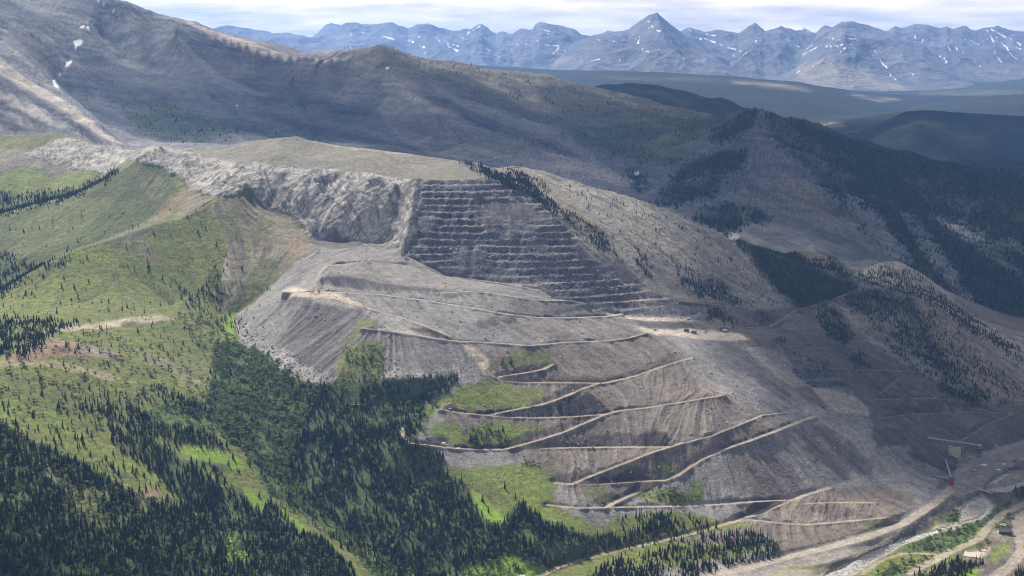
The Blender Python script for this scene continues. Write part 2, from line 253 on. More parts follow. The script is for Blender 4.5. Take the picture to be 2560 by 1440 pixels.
NEAR = [   # (class, strength, outline)
 ('rdump',1,"780,560 1400,560 2000,640 2860,560 2860,1240 2300,1262 1700,1285 1400,1160 1150,1000 780,962"),
 ('olive',1,"-300,325 0,325 140,325 230,345 310,370 345,400 300,425 230,470 150,490 0,535 -300,535"),
 ('scree',.7,"-300,366 0,370 60,373 110,380 150,405 215,430 160,445 100,425 40,415 0,430 -300,430"),
 ('lush',.8,"110,475 165,428 230,425 242,432 200,455 150,478"),('lush',.7,"-300,440 0,440 40,422 90,420 120,440 80,470 50,490 0,470 -300,480"),
 ('rock',.9,"100,370 145,350 160,348 200,352 250,368 300,370 348,385 350,402 310,412 262,436 225,425 185,418 140,410 92,397 60,385"),
 ('grassd',1,"-300,540 0,537 100,512 200,490 270,450 345,403 425,430 440,470 450,520 420,560 340,590 270,605 150,640 0,730 -300,790"),
 ('olive',.8,"30,575 120,520 220,490 300,500 240,560 120,620 30,660"),('screeb',.5,"340,430 400,440 420,480 390,500 350,470"),
 ('rock',.95,"338,404 362,376 400,372 450,376 500,378 560,376 610,400 570,440 600,475 605,488 565,494 535,500 470,472 440,442 400,424 350,414"),
 ('pale',.8,"340,384 366,365 390,364 412,374 380,382 355,388"),
 ('rust',.55,"372,556 400,520 430,490 462,468 482,456 502,470 472,492 440,522 408,550"),
 ('screeb',.75,"470,470 520,500 560,494 500,530 430,560 450,520"),
 ('hilltop',1,"480,380 560,372 620,350 680,344 742,338 765,347 850,360 950,371 1060,385 1160,403 1205,425 1275,452 1200,452 1100,448 1045,447 1000,455 950,440 870,428 800,428 740,432 690,428 640,425 600,415 560,402 520,398"),
 ('olive',.7,"645,412 690,395 745,393 722,406 680,414"),('grassd',.7,"690,352 742,338 735,351 700,362"),('flat',.6,"742,340 790,352 900,366 1060,386 1000,384 880,370 780,356"),
 ('rock',1,"545,438 600,422 640,410 690,418 740,425 800,425 870,430 950,442 1075,450 1070,500 1060,560 1030,622 985,614 940,610 880,603 840,590 800,605 770,596 750,565 720,535 680,518 650,508 620,482 600,470 565,455"),
 ('screeb',.95,"525,525 560,500 600,495 650,510 690,520 740,560 770,600 792,615 745,660 700,705 650,745 600,780 560,770 555,700 570,640 560,600 545,560"),
 ('olive',.85,"700,660 660,640 620,670 585,720 560,760 580,788 620,770 660,735 700,700"),('olive',.6,"540,500 580,500 620,545 600,600 570,620 545,570"),('grass',.5,"640,560 665,540 680,560 650,600 620,640 600,640"),
 ('rust',.5,"712,612 760,600 768,632 735,645"),('scree',.8,"556,700 566,650 580,600 588,600 578,660 566,720"),('scree',.6,"560,772 590,720 640,650 650,650 600,730 570,780"),
 ('hilltop',.7,"265,604 340,572 430,550 340,592 290,614"),('screeb',.6,"290,612 345,588 370,610 410,660 370,650 330,625"),('lush',.35,"150,640 260,612 330,640 420,690 470,760 420,730 300,660 180,660"),
 ('lush',.35,"-300,760 0,745 150,690 260,700 220,760 100,790 0,800 -300,830"),
 ('pale',.9,"95,828 180,815 280,802 340,795 400,788 442,800 404,808 330,808 260,820 180,830 110,836"),('coal',.5,"298,812 345,803 352,808 312,818"),
 ('rust',.9,"15,888 60,870 110,853 150,848 200,858 260,873 305,880 312,892 250,895 180,892 130,895 90,902 40,907 10,902"),('scree',.8,"185,868 240,868 295,882 250,888 200,884"),('coal',.7,"118,872 160,866 178,876 140,882"),
 ('pale',.55,"-300,905 0,902 80,905 165,907 250,932 310,950 280,958 200,930 100,918 0,916 -300,915"),
 ('tan',.55,"320,868 370,880 420,905 500,948 525,972 480,962 420,927 340,892"),('tan',.3,"380,890 470,905 520,930 480,935 420,915"),
 ('duff',.35,"-300,915 0,918 200,960 320,1000 300,1060 150,1030 0,990 -300,980"),
 ('lush',.95,"-300,985 0,1000 60,1010 130,1045 200,1080 280,1130 350,1165 440,1210 455,1242 420,1242 380,1215 330,1190 260,1150 200,1130 120,1090 40,1050 0,1042 -300,1042"),
 ('bushy',1,"540,860 600,850 650,880 720,920 800,965 800,1000 760,1040 740,1100 720,1180 680,1200 640,1150 560,1090 520,1000 530,930"),
 ('bushy',.8,"400,1010 520,1000 560,1080 480,1100 400,1080 330,1050"),('bushy',.9,"600,1090 700,1080 760,1190 860,1310 960,1390 1060,1440 940,1440 860,1360 760,1290 680,1240 640,1170"),
 ('duff',1,"-300,1060 0,1052 60,1090 110,1115 160,1140 200,1155 250,1185 300,1210 325,1235 350,1260 380,1258 415,1245 457,1280 527,1297 668,1294 740,1315 810,1346 845,1382 880,1410 900,1445 -300,1445"),
 ('duff',.9,"270,1060 350,1085 420,1115 450,1150 540,1160 560,1185 560,1200 600,1215 620,1235 700,1260 760,1330 700,1312 600,1292 530,1292 460,1272 440,1240 410,1200 380,1170 330,1140 290,1110"),
 ('duff',1,"760,960 810,960 880,950 960,950 1060,940 1145,935 1130,955 1090,985 1065,1010 1060,1050 1030,1090 1080,1125 1105,1140 1110,1175 1160,1200 1185,1250 1215,1300 1250,1310 1290,1260 1330,1270 1360,1300 1400,1320 1470,1340 1530,1330 1545,1365 1450,1390 1360,1415 1280,1400 1200,1410 1100,1440 1040,1440 960,1400 890,1340 800,1260 740,1190 700,1110 720,1020"),
 ('glade',.85,"440,1120 520,1113 560,1128 600,1148 622,1170 590,1177 560,1157 500,1152 460,1132"),('lush',.9,"500,1158 560,1190 600,1215 560,1218 520,1202"),('glade',.8,"608,1213 640,1225 668,1255 662,1288 640,1272 615,1240"),
 ('glade',.8,"695,1258 730,1290 775,1322 750,1332 720,1302"),('glade',1,"560,785 580,788 586,830 578,858 565,835 556,805"),('glade',1,"572,870 586,868 590,888 575,890"),('glade',.9,"558,1335 592,1328 602,1365 622,1385 612,1402 570,1402 553,1375"),
 ('glade',1,"1178,1222 1212,1245 1242,1268 1268,1290 1262,1314 1220,1303 1188,1262"),('lush',1,"1235,1190 1270,1215 1290,1250 1262,1250 1230,1215"),('glade',.9,"1145,1435 1200,1400 1260,1393 1330,1398 1375,1420 1340,1442 1145,1448"),('glade',1,"718,1012 740,1012 748,1035 725,1042"),
 ('olive',.9,"95,1165 125,1162 185,1215 240,1250 265,1285 255,1312 225,1300 190,1258 150,1222 100,1185"),('rust',.9,"340,1225 370,1216 402,1222 402,1242 380,1258 348,1252 333,1240"),
 ('dump',1,"790,620 990,616 1010,640 1060,660 1120,690 1270,710 1380,742 1560,795 1640,800 1800,845 1900,870 1960,960 2030,1010 2110,1020 2250,1090 2300,1150 2380,1190 2377,1218 2280,1290 2100,1345 1900,1400 1720,1440 1560,1440 1950,1370 1880,1310 1790,1300 1690,1275 1540,1290 1500,1330 1390,1260 1390,1200 1400,1160 1280,1160 1180,1175 1110,1165 1090,1125 1030,1105 1070,1050 1110,1000 1148,940 1050,947 960,947 920,952 845,952 805,967 700,922 640,882 597,842 583,800 650,743 740,656"),
 ('lush',.8,"1100,1172 1180,1176 1280,1162 1360,1150 1405,1160 1392,1200 1386,1260 1400,1290 1460,1300 1530,1330 1450,1332 1350,1292 1300,1252 1230,1212 1150,1192"),
 ('dumpb',.8,"1200,880 1620,830 1700,900 1850,1000 1980,1060 1700,1180 1500,1280 1400,1210 1270,1120 1150,1120 1100,1020 1200,960"),
 ('dump',.9,"1640,840 1830,855 1960,960 1990,1020 1900,1030 1800,980 1720,900"),('dumpd',.7,"1780,852 1840,857 1965,960 1980,1012 1900,965"),
 ('dumpb',.35,"1290,740 1400,760 1600,800 1700,860 1560,840 1400,850 1250,850 1200,800"),
 ('dump',1,"2000,1062 2120,1040 2200,1110 2290,1150 2260,1180 2130,1192 2060,1215 1950,1245 1800,1240 1720,1200 1850,1130"),('dumpd',.75,"1985,1075 2060,1058 2130,1105 2190,1180 2100,1195 2040,1150"),('dumpb',.6,"1760,1180 1900,1130 1990,1180 2010,1230 1850,1240"),
 ('dumpb',.9,"1900,1272 2080,1225 2200,1215 2290,1240 2240,1300 2000,1300 1890,1290"),('dumpb',1,"1660,1355 1900,1308 2250,1296 2240,1310 2150,1335 2100,1345 1900,1395 1950,1370"),
 ('dumpd',.75,"770,758 900,770 908,790 885,850 852,880 836,915 846,947 800,940 740,900 690,860 720,810"),
 ('rubble',.75,"586,800 596,845 635,885 698,926 760,952 806,968 838,946 790,922 735,898 672,860 625,815"),('rubble',.75,"952,925 1050,936 1148,920 1150,941 1050,951 956,951"),('rubble',.5,"1855,858 1960,885 2040,965 1985,968 1900,905"),('rubble',.4,"1690,880 1760,930 1850,990 1800,985 1720,930"),
 ('plat',1,"800,650 900,625 1000,622 1020,660 1120,695 1270,712 1160,722 1050,718 950,705 870,690 830,685 820,690 800,700 770,720 740,700"),
 ('dumpd',1,"793,706 830,689 870,690 950,706 1050,718 1130,725 1090,733 950,724 880,720 850,717 810,714"),('coal',.5,"800,706 842,690 880,696 860,712 830,714"),
 ('flat',1,"702,728 730,718 790,725 850,733 910,764 880,766 840,750 790,745 735,741 710,736"),('coal',1,"905,817 930,814 968,818 940,823"),('flat',.6,"790,755 830,752 860,758 830,762"),
 ('flat',.8,"1146,850 1170,860 1197,878 1222,896 1229,925 1262,948 1245,952 1215,928 1206,902 1180,886 1150,860"),('flat',.75,"960,823 1026,832 1096,844 1150,852 1140,857 1080,850 1020,842"),('flat',.8,"1190,905 1215,895 1225,930 1252,948 1215,940"),
 ('olive',.9,"905,798 932,798 948,812 905,818 880,862 862,880 850,880 880,828"),('grass',.9,"870,872 905,850 940,850 960,880 957,920 945,947 870,952 845,947 838,915 850,885"),
 ('grass',.95,"1100,1002 1150,965 1200,953 1270,963 1340,973 1378,985 1330,1007 1270,1024 1200,1031 1150,1026 1105,1012"),('lush',.6,"1150,985 1260,970 1300,990 1230,1015 1160,1015"),
 ('lush',.95,"1055,1080 1090,1055 1140,1058 1160,1090 1205,1060 1262,1053 1335,1075 1272,1117 1200,1114 1140,1111 1095,1092"),('olive',.7,"1265,1055 1340,1060 1420,1075 1340,1085 1300,1080"),
 ('olive',.9,"1240,908 1290,874 1350,868 1392,890 1372,912 1330,922 1280,922"),('grass',.9,"1640,1145 1662,1140 1684,1180 1660,1192 1645,1175"),('olive',.9,"1455,1225 1512,1213 1522,1240 1480,1252"),('grass',.95,"1590,1232 1680,1223 1745,1240 1732,1257 1640,1252 1598,1247"),('lush',.9,"1718,1203 1750,1213 1764,1240 1740,1252 1725,1230"),('olive',.8,"2150,1315 2230,1300 2235,1312 2170,1328"),
 ('coal',.85,"1195,1033 1270,1024 1330,1006 1380,985 1420,960 1480,945 1522,950 1455,968 1413,987 1360,1006 1289,1021 1230,1034"),
 ('coal',.9,"1330,1036 1400,1012 1425,990 1470,985 1525,1022 1500,1032 1430,1039"),('coal',.7,"1290,1040 1330,1028 1400,1010 1380,1035"),
 ('coal',.75,"1245,1110 1300,1084 1370,1070 1420,1050 1490,1030 1505,1040 1413,1073 1342,1096 1268,1119"),
 ('coal',.6,"1380,1112 1420,1097 1500,1082 1560,1085 1600,1090 1640,1078 1662,1097 1642,1115 1500,1116"),('coal',.9,"1580,1112 1600,1088 1640,1070 1685,1110 1650,1116"),
 ('coal',.65,"1398,1207 1393,1185 1480,1175 1560,1150 1620,1130 1642,1128 1553,1159 1483,1185 1427,1208"),('coal',.55,"1500,1202 1560,1182 1600,1170 1655,1190 1640,1199 1560,1206"),('coal',.6,"1478,1258 1500,1235 1562,1228 1530,1255 1511,1266"),
 ('coal',.95,"1140,1109 1200,1113 1262,1108 1265,1120 1200,1121 1150,1119"),('coal',.9,"1016,1102 1060,1100 1100,1085 1124,1100 1062,1109"),('coal',.9,"1110,1020 1130,1012 1150,1024 1200,1032 1270,1025 1272,1031 1200,1037 1150,1031"),
 ('dumpd',.9,"1093,738 1160,735 1155,746 1120,744"),('coal',.55,"1185,812 1230,793 1305,788 1285,806 1235,811 1200,822"),('coal',.8,"1252,934 1300,917 1372,903 1367,916 1300,930"),('dumpd',.8,"1345,778 1400,770 1485,758 1445,776 1380,786"),('coal',.5,"1272,850 1345,862 1385,842 1445,828 1372,853 1320,866"),('coal',.8,"1018,822 1060,817 1114,838 1090,842 1050,834"),
 ('coal',.45,"1560,935 1640,900 1690,880 1720,895 1640,915 1600,940"),('coal',.5,"1300,955 1400,940 1490,945 1500,955 1400,955"),('coal',.35,"1680,1000 1740,985 1800,1000 1760,1020"),('coal',.4,"2015,1270 2100,1262 2150,1290 2080,1295 2040,1285"),
 ('pit',1,"1062,452 1150,446 1290,452 1345,500 1395,545 1440,600 1475,650 1560,662 1605,720 1700,758 1765,790 1740,800 1650,806 1560,793 1480,773 1378,744 1270,710 1130,693 1060,658 1012,642 1022,628 1018,610 1046,578 1036,548 1058,508 1050,478"),
 ('dumpd',.8,"1180,506 1250,500 1300,508 1392,545 1330,552 1270,552 1238,542 1212,522"),('dumpd',.7,"1440,600 1475,650 1560,662 1605,720 1560,705 1470,685 1440,640"),('rust',.25,"1380,560 1440,600 1440,660 1400,640"),('rust',.3,"1560,720 1640,745 1640,770 1560,760"),
 ('slab',1,"1160,403 1310,416 1400,438 1560,488 1680,533 1780,578 1850,604 1930,690 1985,762 1950,776 1880,776 1780,757 1700,748 1610,712 1560,657 1480,640 1440,600 1395,540 1345,495 1270,450 1205,425"),
 ('tan',.8,"1230,425 1300,420 1400,470 1500,560 1560,650 1480,615 1420,540 1350,480"),('rdump',.5,"1600,650 1700,690 1860,750 1780,757 1640,715"),('scree',.6,"1400,440 1560,495 1700,550 1640,560 1500,510"),
 ('rdump',1,"1950,772 2050,752 2152,716 2330,753 2560,958 2720,1030 2720,1000 2560,1012 2330,1002 2160,1002 2075,925 1959,870 1900,852 1800,820 1765,790 1800,762 1880,776"),
 ('slab',.8,"2100,760 2250,790 2350,900 2440,995 2280,925 2180,860 2120,800"),('tan',.9,"2290,758 2345,768 2565,965 2565,1008 2450,1002 2360,900"),
 ('pit',.9,"1960,868 2075,921 2160,1000 2030,967 1985,930"),('flat',.7,"2026,966 2070,972 2130,988 2162,1010 2178,1042 2100,1035 2060,1003"),
 ('rdump',1,"2160,1000 2560,1012 2720,1000 2720,1062 2560,1100 2451,1132 2398,1149 2300,1152 2250,1092 2175,1042"),('coal',.4,"2160,1012 2330,1004 2480,1012 2380,1026 2250,1030"),('rock',.45,"2125,1060 2160,1045 2190,1120 2175,1150 2150,1100"),('coal',.5,"2180,1060 2260,1080 2265,1110 2190,1120"),
 ('flat',1,"1505,783 1560,783 1640,790 1722,795 1740,803 1640,804 1560,797"),('flat',1,"1580,817 1640,823 1720,823 1790,827 1852,836 1874,848 1832,854 1750,848 1680,839 1640,838 1615,830"),('coal',.6,"1590,806 1640,806 1720,806 1760,815 1720,820 1640,820 1590,814"),
 ('slab',1,"2130,690 2165,672 2200,653 2250,653 2300,678 2370,728 2420,778 2500,828 2570,872 2720,940 2720,1020 2560,958 2500,900 2420,830 2330,753 2230,728 2150,718"),('tan',.7,"1985,625 2080,637 2125,690 2110,700 2040,672"),
 ('mfor',1,"1850,602 1990,650 2152,718 2080,748 2000,772 1955,740 1900,672"),
 ('yard',1,"2398,1147 2451,1130 2560,1098 2720,1055 2720,1130 2560,1168 2469,1193 2462,1221 2381,1249 2328,1288 2258,1330 2170,1376 2082,1408 1959,1422 1906,1445 1690,1445 1836,1408 1976,1380 2117,1344 2240,1306 2328,1249 2377,1218 2384,1186"),
 ('flat',.6,"1720,1436 1850,1408 1905,1420 1800,1434"),('flat',.5,"1980,1382 2117,1347 2230,1312 2200,1335 2050,1375"),('flat',.5,"1900,1440 1960,1424 2060,1420 1990,1445"),('dumpd',.6,"2360,1250 2400,1235 2300,1305 2240,1345 2200,1362 2260,1320"),('dumpd',.8,"2260,1125 2285,1125 2330,1165 2310,1172 2280,1150"),('coal',.5,"2360,1190 2375,1195 2360,1225 2340,1225"),('dumpd',.8,"2470,1195 2560,1150 2720,1110 2720,1145 2560,1176 2500,1188"),
 ('dumpd',1,"2050,1412 2170,1378 2260,1332 2330,1290 2385,1252 2402,1262 2342,1307 2267,1347 2177,1390 2060,1426"),
 ('olive',.9,"2200,1470 2300,1400 2380,1380 2440,1350 2500,1290 2560,1262 2860,1150 2860,1560 2200,1560"),('dumpb',.8,"2410,1400 2470,1345 2520,1290 2560,1270 2700,1220 2700,1500 2440,1500 2450,1440"),
 ('gravel',1,"2140,1440 2258,1364 2300,1340 2346,1312 2400,1300 2393,1274 2414,1252 2455,1237 2471,1246 2487,1267 2471,1294 2416,1315 2346,1336 2258,1364 2187,1403 2100,1445"),('gravel',.8,"1905,1445 2010,1428 2080,1412 2050,1445"),
 ('gravel',.8,"2468,1217 2500,1184 2560,1173 2720,1150 2720,1195 2560,1210 2480,1228"),
 ('bushy',.9,"2258,1362 2346,1334 2416,1313 2470,1294 2485,1268 2505,1258 2532,1250 2500,1278 2451,1318 2433,1342 2363,1378 2270,1384 2255,1375"),('bushy',.9,"2345,1310 2395,1300 2392,1272 2410,1250 2370,1290"),
 ('flat',.9,"2405,1386 2440,1377 2470,1383 2455,1396 2420,1394"),('flat',.8,"2450,1376 2480,1373 2470,1380"),('lush',.9,"2465,1400 2490,1370 2525,1355 2520,1380 2495,1400"),('glade',.9,"2405,1440 2430,1415 2450,1412 2440,1440"),
 ('dumpd',.9,"2455,1440 2500,1405 2535,1385 2530,1340 2520,1320 2530,1290 2540,1290 2533,1345 2545,1375 2515,1405 2468,1445"),('coal',.8,"2495,1318 2525,1316 2525,1330 2505,1332"),
]
MID = [
 ('mfor',1,"2150,340 2300,370 2720,410 2720,480 2560,460 2400,430 2250,396"),
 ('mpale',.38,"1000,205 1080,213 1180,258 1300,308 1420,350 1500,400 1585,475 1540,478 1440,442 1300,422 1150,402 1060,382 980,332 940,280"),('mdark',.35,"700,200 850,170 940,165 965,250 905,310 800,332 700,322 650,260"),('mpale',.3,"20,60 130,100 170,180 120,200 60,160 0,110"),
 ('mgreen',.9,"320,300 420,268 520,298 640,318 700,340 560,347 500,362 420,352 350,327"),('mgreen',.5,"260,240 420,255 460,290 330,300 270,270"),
 ('mdark',.8,"430,68 520,95 600,130 700,152 800,162 880,152 945,135 925,172 845,232 760,242 650,232 560,192 480,132"),  # headwall below the crest: its own shade put into the cover colour
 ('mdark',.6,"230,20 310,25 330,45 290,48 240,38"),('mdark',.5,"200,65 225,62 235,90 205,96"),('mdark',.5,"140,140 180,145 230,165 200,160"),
 ('mpale',1,"445,46 520,82 600,106 700,140 780,152 860,146 905,138 850,156 760,166 690,152 600,122 520,92"),  # crest cap strip: sunlight put into the cover as a pale band
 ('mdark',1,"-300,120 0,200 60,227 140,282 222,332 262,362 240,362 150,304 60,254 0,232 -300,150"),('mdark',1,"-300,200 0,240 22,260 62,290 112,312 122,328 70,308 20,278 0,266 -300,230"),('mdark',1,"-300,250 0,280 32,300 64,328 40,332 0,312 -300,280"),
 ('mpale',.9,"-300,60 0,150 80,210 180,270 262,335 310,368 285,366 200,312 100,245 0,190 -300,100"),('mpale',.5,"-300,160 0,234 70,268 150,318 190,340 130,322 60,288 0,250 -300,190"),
 ('mbrown',1,"870,132 945,111 1060,148 1225,168 1290,190 1150,205 1060,222 960,192 880,172"),
 ('mbrown',1,"1130,156 1350,188 1500,228 1650,263 1785,291 1900,280 1850,302 1750,332 1700,402 1600,422 1450,362 1300,302 1200,262 1100,222"),
 ('mgreen',.8,"1380,280 1560,320 1700,330 1760,315 1690,430 1590,410 1480,372 1400,330"),('mgreen',.7,"1560,285 1700,285 1790,298 1860,290 1800,335 1690,330"),
 ('mdark',.7,"1055,243 1120,253 1200,298 1280,328 1345,345 1300,352 1230,332 1140,292 1080,267"),('mdark',.6,"1140,290 1250,332 1400,372 1470,394 1400,388 1280,354 1180,314"),('mpale',.4,"1000,230 1080,260 1160,310 1100,300 1020,260"),
 ('mdark',.4,"1070,350 1150,360 1220,400 1150,395 1080,370"),('mdark',.5,"730,255 800,240 870,240 800,265 740,270"),
 ('mfor',.9,"1674,460 1733,415 1804,389 1875,385 1865,411 1816,439 1757,448 1686,469"),('mfor',.9,"1632,500 1662,481 1733,474 1800,455 1792,490 1733,505 1662,510"),('mfor',.95,"1730,542 1792,519 1828,516 1865,531 1853,560 1816,583 1780,568"),('mfor',.9,"1860,552 1899,521 1930,549 1899,558"),
 ('mfor',.85,"1776,366 1800,330 1857,293 1885,279 1900,290 1892,303 1857,329 1800,357"),('mfor',.7,"1570,430 1600,440 1620,470 1590,480"),
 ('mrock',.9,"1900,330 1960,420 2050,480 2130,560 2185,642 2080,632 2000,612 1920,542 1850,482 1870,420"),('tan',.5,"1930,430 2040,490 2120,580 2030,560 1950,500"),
 ('mfor',1,"1905,283 2000,310 2100,348 2250,393 2400,428 2560,458 2720,478 2720,960 2560,872 2440,784 2330,705 2250,655 2190,604 2120,524 2040,444 1960,374 1925,322"),
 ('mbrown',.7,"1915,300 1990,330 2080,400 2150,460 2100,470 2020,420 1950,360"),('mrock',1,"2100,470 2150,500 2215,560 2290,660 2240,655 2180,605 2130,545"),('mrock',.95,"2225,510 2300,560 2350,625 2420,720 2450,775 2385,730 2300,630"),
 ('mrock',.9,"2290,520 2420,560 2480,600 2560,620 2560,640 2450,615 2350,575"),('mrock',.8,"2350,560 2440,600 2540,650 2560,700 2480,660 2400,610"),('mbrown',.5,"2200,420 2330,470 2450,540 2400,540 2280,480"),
 ('snow',1,"182,108 204,104 207,112 186,132 190,120"),('snow',1,"162,172 172,158 180,154 178,165 166,174"),('snow',1,"131,208 138,204 140,215 150,226 138,220"),('snow',1,"199,75 210,70 214,76 204,79"),('snow',1,"217,73 224,73 222,82 217,81"),('snow',1,"216,56 222,53 220,59"),('snow',1,"256,16 262,11 258,22"),('snow',1,"280,33 288,22 284,33"),('snow',1,"242,5 250,6 246,9"),('snow',1,"146,186 150,188 145,196"),
 ('snow',1,"962,173 974,170 968,177"),('snow',1,"1585,441 1598,438 1596,448 1586,447"),('snow',1,"1573,465 1577,465 1575,470"),('snow',.9,"590,268 597,267 596,273 591,272"),
]
def zig(x0, y0, x1, y1, n, h):
    o = []
    for i in range(n):
        t = (i + .5 + .25 * math.sin(i * 7.3)) / n; hh = h * (.7 + .4 * math.sin(i * 3.1))
        cx, cy = x0 + (x1 - x0) * t, y0 + (y1 - y0) * t
        w = (x1 - x0) / n * .62
        o.append(('mdark', 1, "%f,%f %f,%f %f,%f %f,%f %f,%f" % (cx - w, cy + hh, cx - w * .4, cy - hh * .2, cx, cy - hh * .55, cx + w * .45, cy - hh * .1, cx + w, cy + hh)))
    return o
MID += zig(500, 92, 700, 152, 9, 24) + zig(690, 152, 880, 156, 9, 15)  # dark scallops under the sunlit strip, shaded buttresses drawn in colour
# conifer density (trees per m2), bush density
CON = [
 (.012,"640,1170 760,1290 860,1360 960,1440 1060,1470 960,1390 860,1310 760,1190"),
 (.036,"-300,1060 0,1052 60,1085 110,1110 160,1135 200,1150 250,1183 300,1208 325,1233 350,1262 380,1262 415,1245 457,1280 527,1297 668,1294 740,1315 810,1346 845,1382 880,1410 900,1500 -300,1500"),
 (.034,"270,1060 350,1085 420,1115 450,1150 540,1160 560,1185 560,1200 600,1215 620,1235 700,1260 760,1330 700,1312 600,1292 530,1292 460,1272 440,1240 410,1200 380,1170 330,1140 290,1110"),
 (.022,"240,1000 350,1000 385,1055 465,1062 550,1090 572,1130 480,1112 400,1097 300,1062 250,1032"),(.018,"375,955 420,965 520,1005 540,1050 470,1020 400,990"),(.012,"180,990 260,1000 300,1050 230,1030"),
 (.036,"760,960 810,958 880,950 960,950 1060,940 1145,935 1130,955 1090,985 1065,1010 1060,1050 1030,1090 1080,1125 1105,1140 1110,1175 1160,1200 1185,1250 1215,1300 1250,1310 1290,1260 1330,1270 1360,1300 1400,1320 1470,1340 1530,1330 1545,1365 1450,1390 1360,1415 1280,1400 1200,1410 1100,1450 1040,1500 960,1400 890,1340 800,1260 740,1190 700,1110 720,1020"),
 (.011,"520,930 600,880 640,900 720,930 780,960 760,1000 720,1020 700,1000 640,960 580,960 540,1010"),(.008,"560,960 700,990 720,1100 690,1180 620,1150 560,1080"),
 (.034,"1545,1295 1600,1282 1680,1275 1740,1285 1790,1310 1770,1320 1700,1340 1600,1360 1540,1375"),(.034,"1440,1500 1500,1412 1600,1382 1700,1352 1800,1332 1870,1322 1920,1342 1950,1367 1940,1392 1850,1400 1760,1430 1740,1500"),
 (.030,"-300,600 0,615 60,640 110,660 150,640 180,640 80,690 60,700 0,740 -300,800"),(.030,"-300,462 0,465 25,485 60,480 130,472 220,452 290,415 300,422 200,485 100,512 0,537 -300,560"),
 (.026,"-300,780 0,785 110,790 230,795 150,815 110,850 60,880 0,890 -300,900"),(.032,"490,720 520,690 538,640 552,700 556,775 520,765 492,742"),(.016,"420,690 450,705 500,750 560,780 600,800 600,830 540,800 470,760"),(.014,"45,720 80,708 100,715 85,735 50,738"),
 (.040,"1150,400 1200,408 1260,428 1320,452 1380,498 1392,518 1360,508 1300,478 1240,442 1190,418"),(.010,"1380,498 1440,530 1540,600 1560,650 1500,625 1430,570 1380,520"),(.020,"1430,530 1480,550 1530,600 1520,620 1470,590"),(.015,"1260,412 1300,420 1380,470 1340,465"),
 (.020,"1678,640 1765,689 1811,703 1843,731 1850,752 1765,744 1713,719 1695,680"),(.020,"1578,612 1616,640 1640,698 1620,695 1590,650"),(.0012,"1400,450 1560,495 1780,585 1850,640 1960,765 1850,750 1700,690 1560,610"),
 (.030,"1829,588 1906,601 1994,626 2047,675 2117,700 2160,722 2047,758 1994,765 1941,712 1889,656"),(.026,"2110,742 2159,719 2222,729 2279,747 2293,780 2258,797 2187,789 2130,775"),(.028,"2040,770 2082,763 2103,787 2130,830 2112,856 2064,832"),
 (.028,"2126,872 2150,880 2172,916 2150,918 2130,900"),(.03,"2280,760 2310,800 2380,900 2480,1000 2440,1005 2380,960 2330,880 2290,810"),(.009,"2150,770 2330,765 2560,970 2560,1008 2400,1000 2250,900"),(.03,"2220,790 2260,800 2330,880 2360,920 2310,890 2250,830"),(.03,"2340,960 2380,950 2470,1005 2420,1010"),
 (.030,"1765,755 1790,765 1820,775 1860,800 1830,805 1770,790"),(.012,"1893,775 1925,775 1930,798 1900,800"),(.022,"1940,835 1958,840 1955,860 1938,855"),(.012,"1998,880 2060,900 2075,925 2030,925 2000,900"),(.010,"2130,690 2200,655 2300,680 2420,780 2560,872 2560,900 2420,820 2300,740"),
 (.03,"2530,1215 2575,1200 2640,1200 2640,1245 2560,1240 2530,1235"),(.055,"2240,1500 2290,1440 2345,1412 2400,1396 2452,1398 2450,1412 2430,1420 2405,1500"),(.045,"2530,1436 2570,1405 2640,1410 2600,1500 2515,1500"),(.014,"1980,640 2080,640 2130,690 2100,690 2040,665"),
 (.0006,"-300,560 0,545 560,500 700,700 570,900 520,1000 200,1080 -300,1020"),(.0012,"-300,840 0,800 240,790 450,700 560,800 480,900 300,860 100,900 -300,910"),(.0014,"-300,960 120,960 400,960 500,1100 300,1130 60,1020"),(.0035,"0,1010 280,1110 440,1210 600,1290 460,1280 250,1160 0,1060"),
 (.004,"1240,905 1290,880 1280,910 1250,915"),(.010,"1150,1060 1260,1060 1260,1100 1170,1110"),(.004,"860,860 950,860 940,945 850,940"),
]
